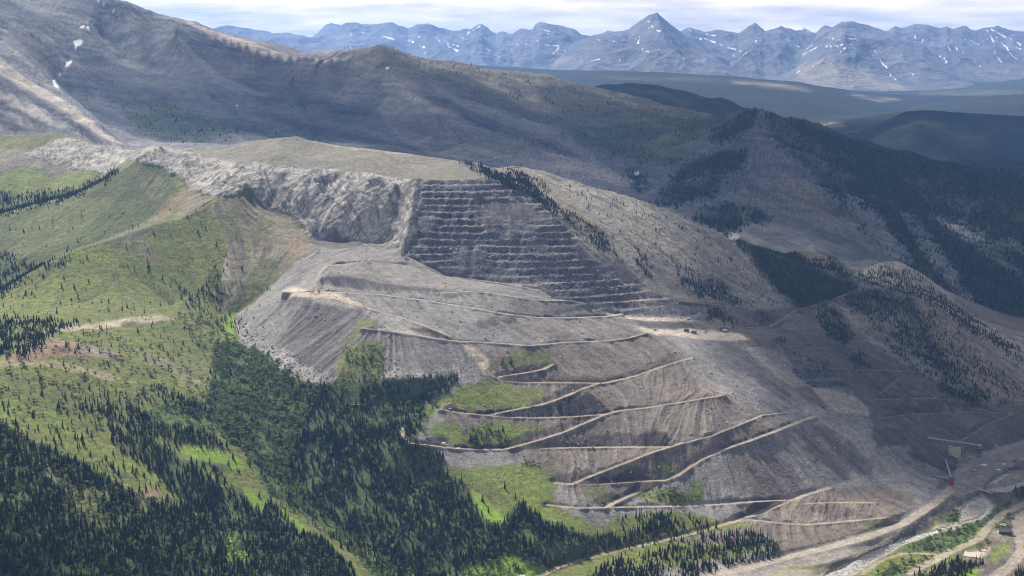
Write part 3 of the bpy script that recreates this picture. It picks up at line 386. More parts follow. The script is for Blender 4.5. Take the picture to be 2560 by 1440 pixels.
BUSH = [
 (.055,"540,860 600,850 650,880 720,920 800,965 800,1000 760,1040 740,1100 720,1180 680,1200 640,1150 560,1090 520,1000 530,930"),(.022,"400,1010 520,1000 560,1080 480,1100 400,1080 330,1050"),(.020,"600,1090 700,1080 760,1190 860,1310 960,1390 1060,1450 940,1450 860,1360 760,1290 680,1240 640,1170"),
 (.022,"-300,1060 0,1052 300,1208 457,1280 668,1294 845,1382 900,1500 -300,1500"),(.013,"760,960 1145,935 1060,1050 1110,1175 1215,1300 1360,1300 1545,1365 1360,1415 1040,1500 800,1260 700,1110"),(.020,"860,870 955,860 955,945 850,945"),(.030,"1170,1085 1200,1062 1250,1068 1260,1100 1220,1112 1160,1108"),(.02,"1300,1145 1330,1150 1345,1165 1310,1160"),
 (.02,"1590,1232 1680,1223 1745,1240 1732,1257 1640,1252"),(.018,"1870,1322 1950,1367 1940,1392 1900,1380"),(.025,"2258,1362 2346,1334 2416,1313 2470,1294 2485,1268 2505,1258 2532,1250 2500,1278 2451,1318 2433,1342 2363,1378 2270,1384"),(.03,"2345,1310 2395,1300 2392,1272 2410,1250 2370,1290"),(.025,"2160,1450 2260,1393 2338,1394 2300,1412 2240,1440"),(.02,"2265,1450 2330,1430 2400,1395 2380,1440"),(.02,"2425,1372 2470,1345 2490,1345 2450,1372"),(.02,"2485,1320 2515,1275 2530,1280 2510,1310"),
 (.004,"-300,800 250,820 520,900 540,1100 300,1100 -300,1000"),(.010,"440,780 560,800 600,900 560,960 500,880"),(.02,"1245,895 1270,880 1280,905 1255,915"),(.014,"2130,1405 2210,1368 2220,1378 2150,1412"),(.010,"2000,890 2075,925 2060,940 2010,920"),
]
ROCKS = [(.10,"588,800 600,842 640,882 700,922 760,947 805,966 835,945 790,918 730,890 665,850 625,815"),(.10,"955,925 1050,938 1146,922 1148,940 1050,950 958,950"),(.05,"1855,858 1960,890 2040,965 1990,965 1900,905"),(.02,"1960,1015 2100,1020 2130,1035 2000,1045"),
 (.006,"790,650 1380,745 1640,840 1960,960 2000,1050 1700,1180 1500,1270 1270,1120 1100,1000 960,940 800,960 600,840"),(.012,"1700,880 1830,960 2000,1040 1900,1060 1760,960"),(.004,"1750,1130 2120,1045 2260,1180 1950,1245"),(.02,"2240,1150 2330,1165 2380,1195 2300,1200"),(.012,"860,780 930,770 990,800 890,860 880,800"),(.02,"2200,1370 2380,1240 2380,1260 2260,1345"),(.03,"1000,560 1090,560 1400,640 1600,700 1560,740 1300,690 1050,640")]
# buttresses and recesses cut into the cliffs: metres up or down
CARVE = [(-16,"796,446 832,440 866,430 862,462 842,492 812,488"),(-10,"765,455 790,450 775,478 760,480"),(12,"870,470 950,455 1000,480 960,540 880,580 820,600 800,585 830,530"),(-9,"660,505 690,470 700,478 672,520"),(10,"600,445 650,440 655,480 640,505 612,485"),(9,"705,470 760,460 770,500 740,530 700,515"),(-8,"720,512 728,490 736,494 730,525"),(8,"520,440 565,435 575,465 540,470"),(7,"510,405 540,400 545,415 515,418"),
 (-7,"985,530 1000,500 1008,560 992,600"),(9,"1010,470 1045,455 1030,560 1012,618 1000,615"),(9,"440,395 490,395 500,425 460,425"),(6,"200,370 260,375 250,400 210,395"),(6,"110,385 180,390 190,408 130,405"),(7,"735,560 790,560 800,590 770,592")]
# ---------------------------------------------------------------- canvas in photo pixels, with a margin
MX, MY = 300, 120
CW, CH = 2560 + 2 * MX, 1440 + 2 * MY
def polymask(P, w=CW, h=CH):
    P = np.asarray(P, float) + (MX, MY)
    x0, y0 = np.maximum(np.floor(P.min(0)).astype(int) - 1, 0); x1, y1 = np.minimum(np.ceil(P.max(0)).astype(int) + 2, (w, h))
    if x1 <= x0 or y1 <= y0: return None
    gx = np.arange(x0, x1) + .5
    m = np.zeros((y1 - y0, x1 - x0), bool)
    Q = np.roll(P, -1, 0)
    for j in range(y0, y1):
        yy = j + .5
        c = (P[:, 1] <= yy) != (Q[:, 1] <= yy)
        if not c.any(): continue
        xs = np.sort(P[c, 0] + (yy - P[c, 1]) / (Q[c, 1] - P[c, 1]) * (Q[c, 0] - P[c, 0]))
        m[j - y0] = (np.searchsorted(xs, gx) & 1).astype(bool)
    return m, slice(y0, y1), slice(x0, x1)
def soft(m, r):
    q = np.pad(m.astype(np.float32), int(r * 2.5) + 1)
    return blur(q, r), int(r * 2.5) + 1
def stamp(buf, poly, val, a, r=2.0):
    got = polymask(poly)
    if got is None: return
    m, sy, sx = got
    q, n = soft(m, r)
    y0, y1, x0, x1 = sy.start - n, sy.stop + n, sx.start - n, sx.stop + n
    cy0, cx0 = max(0, -y0), max(0, -x0)
    Y0, Y1, X0, X1 = max(0, y0), min(CH, y1), max(0, x0), min(CW, x1)
    q = q[cy0:cy0 + Y1 - Y0, cx0:cx0 + X1 - X0] * a
    if buf.ndim == 3: q = q[..., None]
    b = buf[Y0:Y1, X0:X1]; b += (np.asarray(val, np.float32) - b) * q
def canvas(ops, base):
    def vec(c): return np.array(CLS[c][0] + CLS[c][1:], np.float32)
    B = np.empty((CH, CW, 6), np.float32); B[:] = vec(base)
    S = np.zeros((CH, CW), np.float32)
    for c, a, s in ops:
        stamp(B, pts(s), vec(c), a, {'snow': 1.2, 'mfor': 7, 'mgreen': 8, 'mbrown': 6, 'hilltop': 5, 'dumpb': 5, 'tan': 5, 'lush': 3.5}.get(c, 2.2))
        if c == 'snow': stamp(S, pts(s), 1.0, 1, 1.0)
    return B, S
def density(ops):
    D = np.zeros((CH, CW), np.float32)
    for d, s in ops:
        got = polymask(pts(s))
        if got: v = D[got[1], got[2]]; v[got[0]] = np.maximum(v[got[0]], d)
    return blur(D, 3.5)
def lookup(buf, px, py):
    x = np.clip(px + MX, 0, CW - 1.001); y = np.clip(py + MY, 0, CH - 1.001)
    return buf[y.astype(np.int32), x.astype(np.int32)]
RIVER = ["2047,1445 2117,1408 2205,1369 2275,1337 2330,1325 2400,1308 2440,1300 2465,1290 2480,1268 2470,1250 2455,1243 2450,1250 2462,1262 2462,1278 2445,1292 2410,1303 2346,1326 2346,1332 2258,1362 2187,1401 2100,1445",
 "2455,1243 2420,1256 2402,1275 2400,1290 2408,1300 2412,1296 2408,1280 2425,1262 2450,1250","2466,1230 2520,1227 2560,1214 2660,1196 2660,1184 2560,1203 2510,1215 2472,1221","2470,1211 2480,1200 2510,1183 2532,1179 2510,1192 2485,1206","2340,1312 2368,1290 2384,1270 2380,1280 2362,1298"]
# ---------------------------------------------------------------- materials
def mat(name):
    m = bpy.data.materials.new(name); m.use_nodes = True
    nt = m.node_tree; b = nt.nodes['Principled BSDF']; b.inputs['Roughness'].default_value = .92
    b.inputs['Specular IOR Level'].default_value = .12
    return m, nt, b
def nd(nt, t, **kw):
    n = nt.nodes.new(t)
    for k, v in kw.items():
        if k in n.inputs: n.inputs[k].default_value = v
        else: setattr(n, k, v)
    return n
def noise(nt, vec, scale, detail=3.0, rough=.6):
    n = nd(nt, 'ShaderNodeTexNoise', Scale=scale, Detail=detail, Roughness=rough)
    nt.links.new(vec, n.inputs['Vector']); return n.outputs['Fac']
def ramp(nt, fac, a, b, lo, hi):
    n = nd(nt, 'ShaderNodeMapRange'); nt.links.new(fac, n.inputs['Value'])
    for k, v in zip(('From Min', 'From Max', 'To Min', 'To Max'), (a, b, lo, hi)): n.inputs[k].default_value = v
    return n.outputs['Result']
def math_(nt, op, a, b):
    n = nd(nt, 'ShaderNodeMath', operation=op)
    for i, v in enumerate((a, b)):
        if isinstance(v, (int, float)): n.inputs[i].default_value = v
        else: nt.links.new(v, n.inputs[i])
    return n.outputs[0]
def scale_col(nt, col, fac):
    n = nd(nt, 'ShaderNodeVectorMath', operation='SCALE')
    nt.links.new(col, n.inputs[0]); nt.links.new(fac, n.inputs['Scale']); return n.outputs[0]
def mixc(nt, fac, a, b):
    n = nd(nt, 'ShaderNodeMix', data_type='RGBA')
    if isinstance(fac, (int, float)): n.inputs[0].default_value = fac
    else: nt.links.new(fac, n.inputs[0])
    for i, v in ((6, a), (7, b)):
        if isinstance(v, tuple): n.inputs[i].default_value = v + (1,)
        else: nt.links.new(v, n.inputs[i])
    return n.outputs[2]
def ground_material(name, unit, bump=1.0):
    """vertex colour = ground cover; noises of about 1.5 to 30 units add stones, tufts and stains"""
    m, nt, b = mat(name)
    pos = nd(nt, 'ShaderNodeNewGeometry').outputs['Position']
    at_ = nd(nt, 'ShaderNodeAttribute', attribute_name='cover'); veg = nd(nt, 'ShaderNodeAttribute', attribute_name='veg').outputs['Fac']; rk = nd(nt, 'ShaderNodeAttribute', attribute_name='rock').outputs['Fac']
    n1 = noise(nt, pos, .32 / unit, 3, .7); n2 = noise(nt, pos, .07 / unit, 4, .6); n3 = noise(nt, pos, .012 / unit, 3, .6)
    c = scale_col(nt, at_.outputs['Color'], math_(nt, 'MULTIPLY', math_(nt, 'MULTIPLY', ramp(nt, n1, .25, .75, .58, 1.42), ramp(nt, n2, .3, .7, .74, 1.26)), ramp(nt, n3, .3, .7, .88, 1.12)))
    shrub = math_(nt, 'MULTIPLY', ramp(nt, noise(nt, pos, .16 / unit, 3, .65), .52, .62, 0, .6), veg)
    c = mixc(nt, shrub, c, (.034, .050, .018))
    tuft = math_(nt, 'MULTIPLY', ramp(nt, noise(nt, pos, .055 / unit, 5, .72), .50, .60, 0, .45), veg)
    c = mixc(nt, tuft, c, (.048, .066, .022))
    crack = math_(nt, 'MULTIPLY', ramp(nt, noise(nt, pos, .10 / unit, 5, .7), .56, .66, 0, .6), rk)
    c = mixc(nt, crack, c, (.11, .105, .105))
    nt.links.new(c, b.inputs['Base Color'])
    h = math_(nt, 'ADD', math_(nt, 'MULTIPLY', noise(nt, pos, .22 / unit, 4, .7), 1.0), math_(nt, 'MULTIPLY', noise(nt, pos, .05 / unit, 4, .65), math_(nt, 'ADD', math_(nt, 'MULTIPLY', rk, 4.5), 1.2)))
    bp = nd(nt, 'ShaderNodeBump', Strength=.75 * bump, Distance=1.6 * unit); nt.links.new(h, bp.inputs['Height']); nt.links.new(bp.outputs[0], b.inputs['Normal'])
    return m
# ---------------------------------------------------------------- relief
Z, _P = solve_relief()
Z = blur(Z, 1.6)
AA, YY = np.meshgrid(AV, YV); XX = AA * YY
dA = AV[1] - AV[0]; dYr = np.gradient(YV)[:, None]
def grads(Z):
    zr, zc = np.gradient(Z)
    gx = zc / (dA * YY); gy = zr / dYr - gx * AA
    return gx, gy
Zs = blur(Z, 5.0)
gx, gy = grads(Zs); gl = np.hypot(gx, gy) + 1e-4
ddx, ddy = -gx / gl, -gy / gl
def streaks(seed, r, steps, stride):
    """noise dragged down the slope: gullies and talus runs"""
    g = np.random.default_rng(seed).standard_normal(Z.shape).astype(np.float32)
    if r: g = blur(g, r); g /= g.std()
    ci, ri = np.meshgrid(np.arange(NA, dtype=np.float32), np.arange(NY, dtype=np.float32)); out = g.copy()
    st = dYr * stride
    vc = ((ddx - AA * ddy) / YY / dA * st).astype(np.float32); vr = (ddy / dYr * st).astype(np.float32)
    for k in range(steps):
        i = ri.astype(np.int32).clip(0, NY - 1); j = ci.astype(np.int32).clip(0, NA - 1)
        ci = ci + vc[i, j]; ri = ri + vr[i, j]
        i = np.rint(ri).astype(np.int32).clip(0, NY - 1); j = np.rint(ci).astype(np.int32).clip(0, NA - 1)
        out += g[i, j]
    return out / out.std()
S1 = streaks(3, .6, 12, 1.6); S2 = streaks(5, 2.2, 16, 2.6); S3 = streaks(8, 5.0, 14, 5.0); S4 = streaks(9, 11.0, 16, 9.0)
PX, PY = project(XX, YY, Z)
warp = 12.0 * fbm(XX, YY, 50, 5, 21, .58); warp2 = 12.0 * fbm(XX, YY, 50, 5, 47, .58)
mlim = np.interp(PX, [-300, 0, 250, 400, 1300, 1560, 1800, 2000, 2250, 2500, 2800], [4950, 4950, 4880, 4620, 4480, 4380, 4290, 4300, 4420, 4320, 4220])
isnear = YY < mlim
wk = np.where(isnear, 1.0, .30)
dpx, dpy = project(XX + ddx * 8, YY + ddy * 8, Z - gl * 8); dpx, dpy = (dpx - PX) / 8, (dpy - PY) / 8        # photo pixels per metre downhill
run = np.where(isnear, .55, .55) * (3.2 * S1 + 5.0 * S2 + 4.0 * S3)
Bn, _s = canvas(NEAR, 'grass')
st0 = lookup(Bn, PX, PY)[..., 3]
cov = lookup(Bn, PX + warp * wk + dpx * run * st0, PY + warp2 * wk * .7 + dpy * run * st0); del Bn
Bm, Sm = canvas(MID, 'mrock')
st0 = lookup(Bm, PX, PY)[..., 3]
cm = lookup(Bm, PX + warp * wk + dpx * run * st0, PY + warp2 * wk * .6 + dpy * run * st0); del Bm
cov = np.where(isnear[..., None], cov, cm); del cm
snow = np.where(isnear, 0, lookup(Sm, PX + warp * .25, PY + warp2 * .2)) > .5
# broad diagonal runs in the cover: streaky edges of the dark cuts
alb = cov[..., :3].copy(); stk = cov[..., 3]; rock = cov[..., 4]; veg = cov[..., 5]
pit = np.zeros((CH, CW), np.float32)
for c, a, s in NEAR:
    if c == 'pit': stamp(pit, pts(s), 1.0, 1, 3)
stamp(pit, pts("1180,506 1250,500 1300,508 1392,545 1330,552 1270,552 1238,542 1212,522"), 0, 1, 3); stamp(pit, pts("1440,600 1475,650 1560,662 1605,720 1560,705 1470,685 1440,640"), 0, .8, 3)
pitm = lookup(pit, PX + warp * 1.6 + 10 * fbm(XX, YY, 90, 3, 40), PY + warp2 * .8) * isnear
flat = np.zeros((CH, CW), np.float32)
for c, a, s in NEAR:
    if c in ('yard', 'gravel', 'flat'): stamp(flat, pts(s), 1.0, 1, 4)
flatm = lookup(flat, PX, PY) * isnear
riv = np.zeros((CH, CW), np.float32)
for s in RIVER: stamp(riv, pts(s), 1, 1, 1.5)
rivm = lookup(riv, PX + warp * .8, PY + warp2 * .5) * isnear
unit = np.where(isnear, 1.0, 2.0)
rough = 1 - np.clip(flatm + rivm, 0, 1)
mfade = sstep(4500, 5200, YY); mk = np.interp(PX, [900, 1500], [.35, 1])
ledge = 15.0; lz = (Z + .28 * XX + 9 * fbm(XX, YY, 150, 3, 35)) / ledge; lf = lz - np.floor(lz)
led = (np.floor(lz) + np.clip((lf - .45) / .55, 0, 1)) * ledge - lz * ledge            # tilted rock ledges
Zd = Z + rough * (2.2 * fbm(XX, YY, 130, 3, 1) * unit + isnear * sstep(3500, 3800, YY) * 9 * fbm(XX, YY, 260, 3, 2)
      + rock * unit * (1.6 * fbm(XX, YY, 85, 4, 4, .5, True) + 1.3 * fbm(XX + 1.3 * Z, YY + 1.3 * Z, 13, 4, 6, .6))
      + rock * np.where(isnear, .30 * sstep(-.2, .3, fbm(XX, YY, 70, 2, 36)), .8) * led
      + rock * np.where(isnear, 1.0, 2.2) * np.where(isnear, 1.3 * S4 + 1.1 * S3 + .6 * S2, 4.2 * S4 + 2.6 * S3 + 1.1 * S2)
      + stk * (.45 * S1 + .95 * S2 + .75 * S3) * (1 + 3.5 * mfade * mk) + stk * S4 * (13.0 * mfade * mk + 2.2 * isnear * sstep(3350, 3700, YY))
      + veg * .9 * fbm(XX, YY, 14, 3, 9)
      + .35 * fbm(XX, YY, 7, 2, 11) * unit)
cv_ = np.zeros((CH, CW), np.float32)
for dz_, s in CARVE:
    g_ = np.zeros((CH, CW), np.float32); stamp(g_, pts(s), dz_, 1, 4); cv_ += g_
Zd += lookup(cv_, PX + warp * .6, PY + warp2 * .6) * isnear
but = .65 * fbm(XX * 1.0 + Z * 1.1, YY * .35 - Z * .9, 110, 4, 37, .5, True) + .6 * fbm(XX * .9 - Z * 1.3, YY * .3, 75, 3, 38, .5, True)
Zd += np.where(isnear, rock * 7.0 * but * sstep(-470, -380, Z), mfade * (10 + 24 * mk) * fbm(XX, YY, 480, 5, 33, .5, True))
# benches of the pit
hb = 13.2
zz = Zd + 7.5 * fbm(XX, YY, 150, 2, 39) + 4.4 * fbm(XX, YY, 45, 3, 41) + 3.5 * np.sin(Zd / 31.0) + 6.0
q = np.floor(zz / hb); f = zz / hb - q
tread = .40 + .12 * fbm(XX, YY, 40, 2, 43)
prof = np.where(f < tread, .10 * f / tread, .10 + .90 * np.clip((f - tread) / (1 - tread), 0, 1) ** .9)
broken = sstep(-.12, .32, fbm(XX, YY, 95, 4, 44)) * .85
zt = (q + prof) * hb - 6.0 + 3.2 * fbm(XX, YY, 12, 4, 45, .65)
Zd = Zd + (zt - Zd) * pitm * (1 - broken)
tr = pitm * (1 - .8 * broken) * (f < tread * 1.05)
heap = sstep(.12, .42, fbm(XX, YY * .6, 16, 3, 46)) * pitm * (.25 + .75 * broken)
# colours
t3 = stk[..., None]
sv = np.clip(.5 * S1 + .6 * S2 + .5 * S3, -2.5, 2.5)[..., None]
alb *= np.clip(1 + .20 * t3 * sv, .4, 1.7)
band = fbm(XX * .35 + YY * .1, Zd * 5.5 + XX * .12, 60, 4, 51)[..., None]          # strata
alb *= 1 + rock[..., None] * .36 * np.clip(band * 1.6, -.75, .75)
alb *= 1 - rock[..., None] * .34 * sstep(.3, 1.6, S3 * .7 + S2 * .5)[..., None]                                # water stains and joints
b2 = fbm(XX * .12 + YY * .08, (Z + .10 * XX - .03 * YY) * 3.0, 62, 4, 55)[..., None]
jt = np.minimum(np.abs(fbm(XX + Z * .9, YY * .4 - Z * .8, 48, 3, 64)), np.abs(fbm(XX - Z * 1.2, YY * .3, 60, 3, 65)) * 1.2)[..., None]
alb *= 1 - .5 * rock[..., None] * (1 - sstep(.015, .055, jt)) * isnear[..., None]
alb *= np.where(isnear[..., None], 1, 1 - .42 * np.clip(rock * 2.2, 0, 1)[..., None] * sstep(.08, .38, b2) + .16 * sstep(.05, .4, -b2))
alb *= 1 + .16 * fbm(XX, YY, 160, 4, 52)[..., None] + .10 * fbm(XX, YY, 23, 3, 53)[..., None]
alb = alb + (np.array((.262, .245, .225)) - alb) * np.clip(tr * (.45 + .75 * fbm(XX, YY, 30, 3, 66)).clip(.05, .85) + heap * .4, 0, .9)[..., None]
grit = np.random.default_rng(4).standard_normal(Z.shape).clip(-2.2, 2.2)[..., None]
alb *= (1 + (.13 + .12 * pitm[..., None] + .05 * rock[..., None]) * np.where(isnear, 1, .5)[..., None] * grit)
ochre = (sstep(.25, .55, fbm(XX, YY, 75, 3, 57)) * pitm * .22)[..., None]
alb = alb + (np.array((.19, .135, .085)) - alb) * ochre
dry = (sstep(.12, .5, fbm(XX, YY, 95, 4, 58)) * veg * isnear * .32)[..., None]
alb = alb + (np.array((.165, .150, .075)) - alb) * dry
lush = (sstep(.15, .5, fbm(XX, YY, 60, 4, 59)) * veg * isnear * .40)[..., None]
alb = alb + (np.array((.125, .200, .035)) - alb) * lush
# roads: cut level into the slope
RW = {'tan': 3.7, 'pale': 3.7, 'grey': 2.9, 'dim': 3.4, 'trail': 3.0, 'valley': 8.5}
RC = {'tan': (.345, .278, .212), 'pale': (.38, .325, .265), 'grey': (.30, .27, .235), 'dim': (.23, .205, .18), 'trail': (.22, .19, .12), 'valley': (.345, .303, .255)}
roadm = np.zeros(Z.shape); Zd = np.ascontiguousarray(Zd, dtype=float); alb = np.ascontiguousarray(alb, dtype=float)
for name, (line, wpx, kind) in ROADS.items():
    P = lattice(line)[::2]
    hw = RW[kind] * {'main': 1.35, 'ra': 2.2, 'rb': 2.7, 'ra2': 1.3, 'r4': 1.15, 'r9': 1.25, 'r11': 1.1}.get(name, 1.0)
    R = max(hw * 2.3, 14.0)
    r0 = np.rint(rowf(P[:, 1])).astype(int); c0 = np.rint(colf(P[:, 0] / P[:, 1])).astype(int)
    nr = int(R / 2.0) + 1; nc = int(R / 1.05) + 1
    dr, dc = np.meshgrid(np.arange(-nr, nr + 1), np.arange(-nc, nc + 1), indexing='ij')
    rr = (r0[:, None] + dr.ravel()[None]).ravel(); cc = (c0[:, None] + dc.ravel()[None]).ravel(); ii = np.repeat(np.arange(len(P)), dr.size)
    ok = (rr >= 0) & (rr < NY) & (cc >= 0) & (cc < NA); rr, cc, ii = rr[ok], cc[ok], ii[ok]
    d = np.hypot(XX[rr, cc] - P[ii, 0], YY[rr, cc] - P[ii, 1])
    ok = d < R; rr, cc, ii, d = rr[ok], cc[ok], ii[ok], d[ok]
    w = np.exp(-(d / (hw * .5)) ** 2) + 1e-9
    ra, rb_ = rr.min(), rr.max() + 1; W = slice(ra, rb_); shp = (rb_ - ra, NA); n_ = shp[0] * NA
    id_ = (rr - ra) * NA + cc
    sw = np.bincount(id_, w, minlength=n_).reshape(shp); sz = np.bincount(id_, w * P[ii, 2], minlength=n_).reshape(shp)
    dm = np.full(n_, 1e9); np.minimum.at(dm, id_, d); dm = dm.reshape(shp)
    ZW, AW, XW, YW, RM = Zd[W], alb[W], XX[W], YY[W], roadm[W]
    k = (1 - sstep(hw * 1.05, hw * 2.3, dm)) * (.35 if kind == 'trail' else 1)
    ZW += np.where(sw > 0, (sz / np.maximum(sw, 1e-12) - ZW) * k, 0)
    wob = hw * (.95 + .55 * fbm(XW, YW, 22, 3, 61)) if kind != 'trail' else hw * .8
    m = 1 - sstep(wob * .65, wob * 1.3, dm)
    if kind == 'trail': m = m * (.35 + .5 * sstep(-.2, .3, fbm(XW, YW, 30, 2, 62)))
    wheel = 1 - .14 * np.exp(-((dm - hw * .38) / (hw * .16)) ** 2)
    if kind != 'trail': ZW += np.exp(-((dm - hw * 1.25) / 1.6) ** 2) * .4
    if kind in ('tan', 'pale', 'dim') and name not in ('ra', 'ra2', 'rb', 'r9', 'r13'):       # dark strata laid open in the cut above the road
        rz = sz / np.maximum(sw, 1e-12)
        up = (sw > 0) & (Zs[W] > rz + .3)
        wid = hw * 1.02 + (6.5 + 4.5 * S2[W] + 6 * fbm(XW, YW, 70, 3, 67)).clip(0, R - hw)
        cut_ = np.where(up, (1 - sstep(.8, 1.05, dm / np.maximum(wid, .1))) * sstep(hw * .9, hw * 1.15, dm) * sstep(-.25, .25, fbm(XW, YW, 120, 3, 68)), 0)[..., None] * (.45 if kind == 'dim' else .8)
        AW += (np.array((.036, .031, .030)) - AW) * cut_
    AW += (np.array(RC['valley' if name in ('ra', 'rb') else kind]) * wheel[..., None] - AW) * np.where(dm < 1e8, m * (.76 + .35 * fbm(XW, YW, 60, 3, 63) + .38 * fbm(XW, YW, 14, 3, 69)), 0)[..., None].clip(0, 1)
    np.maximum(RM, m if kind not in ('trail', 'dim') else m * .49, out=RM)
Zd = np.where(rivm > .5, Zd - 1.2, Zd)
veg = veg * (1 - np.clip(roadm * 1.5, 0, 1)); rock = rock * (1 - np.clip(roadm, 0, 1))
PX, PY = project(XX, YY, Zd)
def ground_at(px, py, y0=1500, y1=9000):
    """first point of the relief seen through a photo pixel"""
    a, t = ray(px, py)
    c = colf(float(a)); j = int(np.clip(c, 0, NA - 2)); fc = c - j
    zcol = Zd[:, j] * (1 - fc) + Zd[:, j + 1] * fc
    hit = np.nonzero((zcol >= t * YV) & (YV > y0) & (YV < y1))[0]
    i = hit[0] if len(hit) else NY - 1
    return Vector((float(a) * YV[i], YV[i], float(zcol[i])))
def height(x, y):
    r = rowf(y); c = np.clip(colf(x / y), 0, NA - 1.001); i = np.clip(r, 0, NY - 1.001).astype(int); j = c.astype(int); fr = np.clip(r, 0, NY - 1.001) - i; fc = c - j
    return (Zd[i, j] * (1 - fc) + Zd[i, j + 1] * fc) * (1 - fr) + (Zd[i + 1, j] * (1 - fc) + Zd[i + 1, j + 1] * fc) * fr
def mesh_from(name, co, faces, material, smooth=True, attrs=None):
    me = bpy.data.meshes.new(name); n = faces.shape[1]
    me.vertices.add(len(co)); me.vertices.foreach_set('co', np.ascontiguousarray(co, np.float32).ravel())
    me.loops.add(faces.size); me.loops.foreach_set('vertex_index', np.ascontiguousarray(faces, np.int32).ravel())
    me.polygons.add(len(faces)); me.polygons.foreach_set('loop_start', np.arange(0, faces.size, n, dtype=np.int32))
    me.polygons.foreach_set('use_smooth', np.full(len(faces), smooth))
    for k, v in (attrs or {}).items():
        if v.ndim == 2:
            a = me.attributes.new(k, 'FLOAT_COLOR', 'POINT'); a.data.foreach_set('color', np.concatenate([v, np.ones((len(v), 1))], 1).astype(np.float32).ravel())
        else:
            a = me.attributes.new(k, 'FLOAT', 'POINT'); a.data.foreach_set('value', v.astype(np.float32))
    me.update(calc_edges=True)
    if material: me.materials.append(material)
    return me
def link(name, me, parent=None, **props):
    o = bpy.data.objects.new(name, me); C.objects.link(o)
    if parent: o.parent = parent
    for k, v in props.items():
        if v: o[k] = v
    return o
def faces_grid(ny, na):
    i = np.arange(ny * na).reshape(ny, na)
    return np.stack([i[:-1, :-1], i[:-1, 1:], i[1:, 1:], i[1:, :-1]], -1).reshape(-1, 4)
def q4(m):
    m = m.astype(np.float32); return .25 * (m[:-1, :-1] + m[:-1, 1:] + m[1:, 1:] + m[1:, :-1]).reshape(-1) > .5
m_near = ground_material('ground_cover', 1.0); m_mid = ground_material('mountain_cover', 2.6, .5)
m_road = ground_material('road_gravel', 1.0, .5)
m_snow, nt, b = mat('old_snow'); b.inputs['Base Color'].default_value = (.80, .81, .83, 1); b.inputs['Roughness'].default_value = .7
m_water, nt, b = mat('river_water')
pos = nd(nt, 'ShaderNodeNewGeometry').outputs['Position']
foam_glint = ramp(nt, noise(nt, pos, .22, 4, .7), .42, .60, 0, 1)
nt.links.new(mixc(nt, foam_glint, (.20, .205, .19), (.52, .50, .45)), b.inputs['Base Color'])  # cream patches: white rapids plus sun glint painted into the water colour
b.inputs['Specular IOR Level'].default_value = .5; nt.links.new(ramp(nt, foam_glint, 0, 1, .30, .6), b.inputs['Roughness'])
bp = nd(nt, 'ShaderNodeBump', Strength=.8, Distance=1.2); nt.links.new(noise(nt, pos, .35, 4, .65), bp.inputs['Height']); nt.links.new(bp.outputs[0], b.inputs['Normal'])
co = np.stack([XX, YY, Zd], -1).reshape(-1, 3)
Fc = faces_grid(NY, NA)
f_road, f_riv, f_snow, f_near = q4(roadm > .5), q4(rivm > .5), q4(snow), q4(isnear)
at_all = {'cover': alb.reshape(-1, 3).clip(.01, .85), 'veg': veg.reshape(-1), 'rock': rock.reshape(-1)}
for name, sel, m_ in (('ground', f_near & ~f_road & ~f_riv, m_near), ('road', f_road & ~f_riv, m_road), ('river', f_riv, m_water), ('snow', f_snow & ~f_near, m_snow), ('mountain', ~f_near & ~f_snow & ~f_road & ~f_riv, m_mid)):
    F_ = Fc[sel]
    u, inv = np.unique(F_, return_inverse=True)
    link(name, mesh_from(name, co[u], inv.reshape(-1, 4), m_, True, {k: v[u] for k, v in at_all.items()}), kind='structure')
del Fc, at_all, co
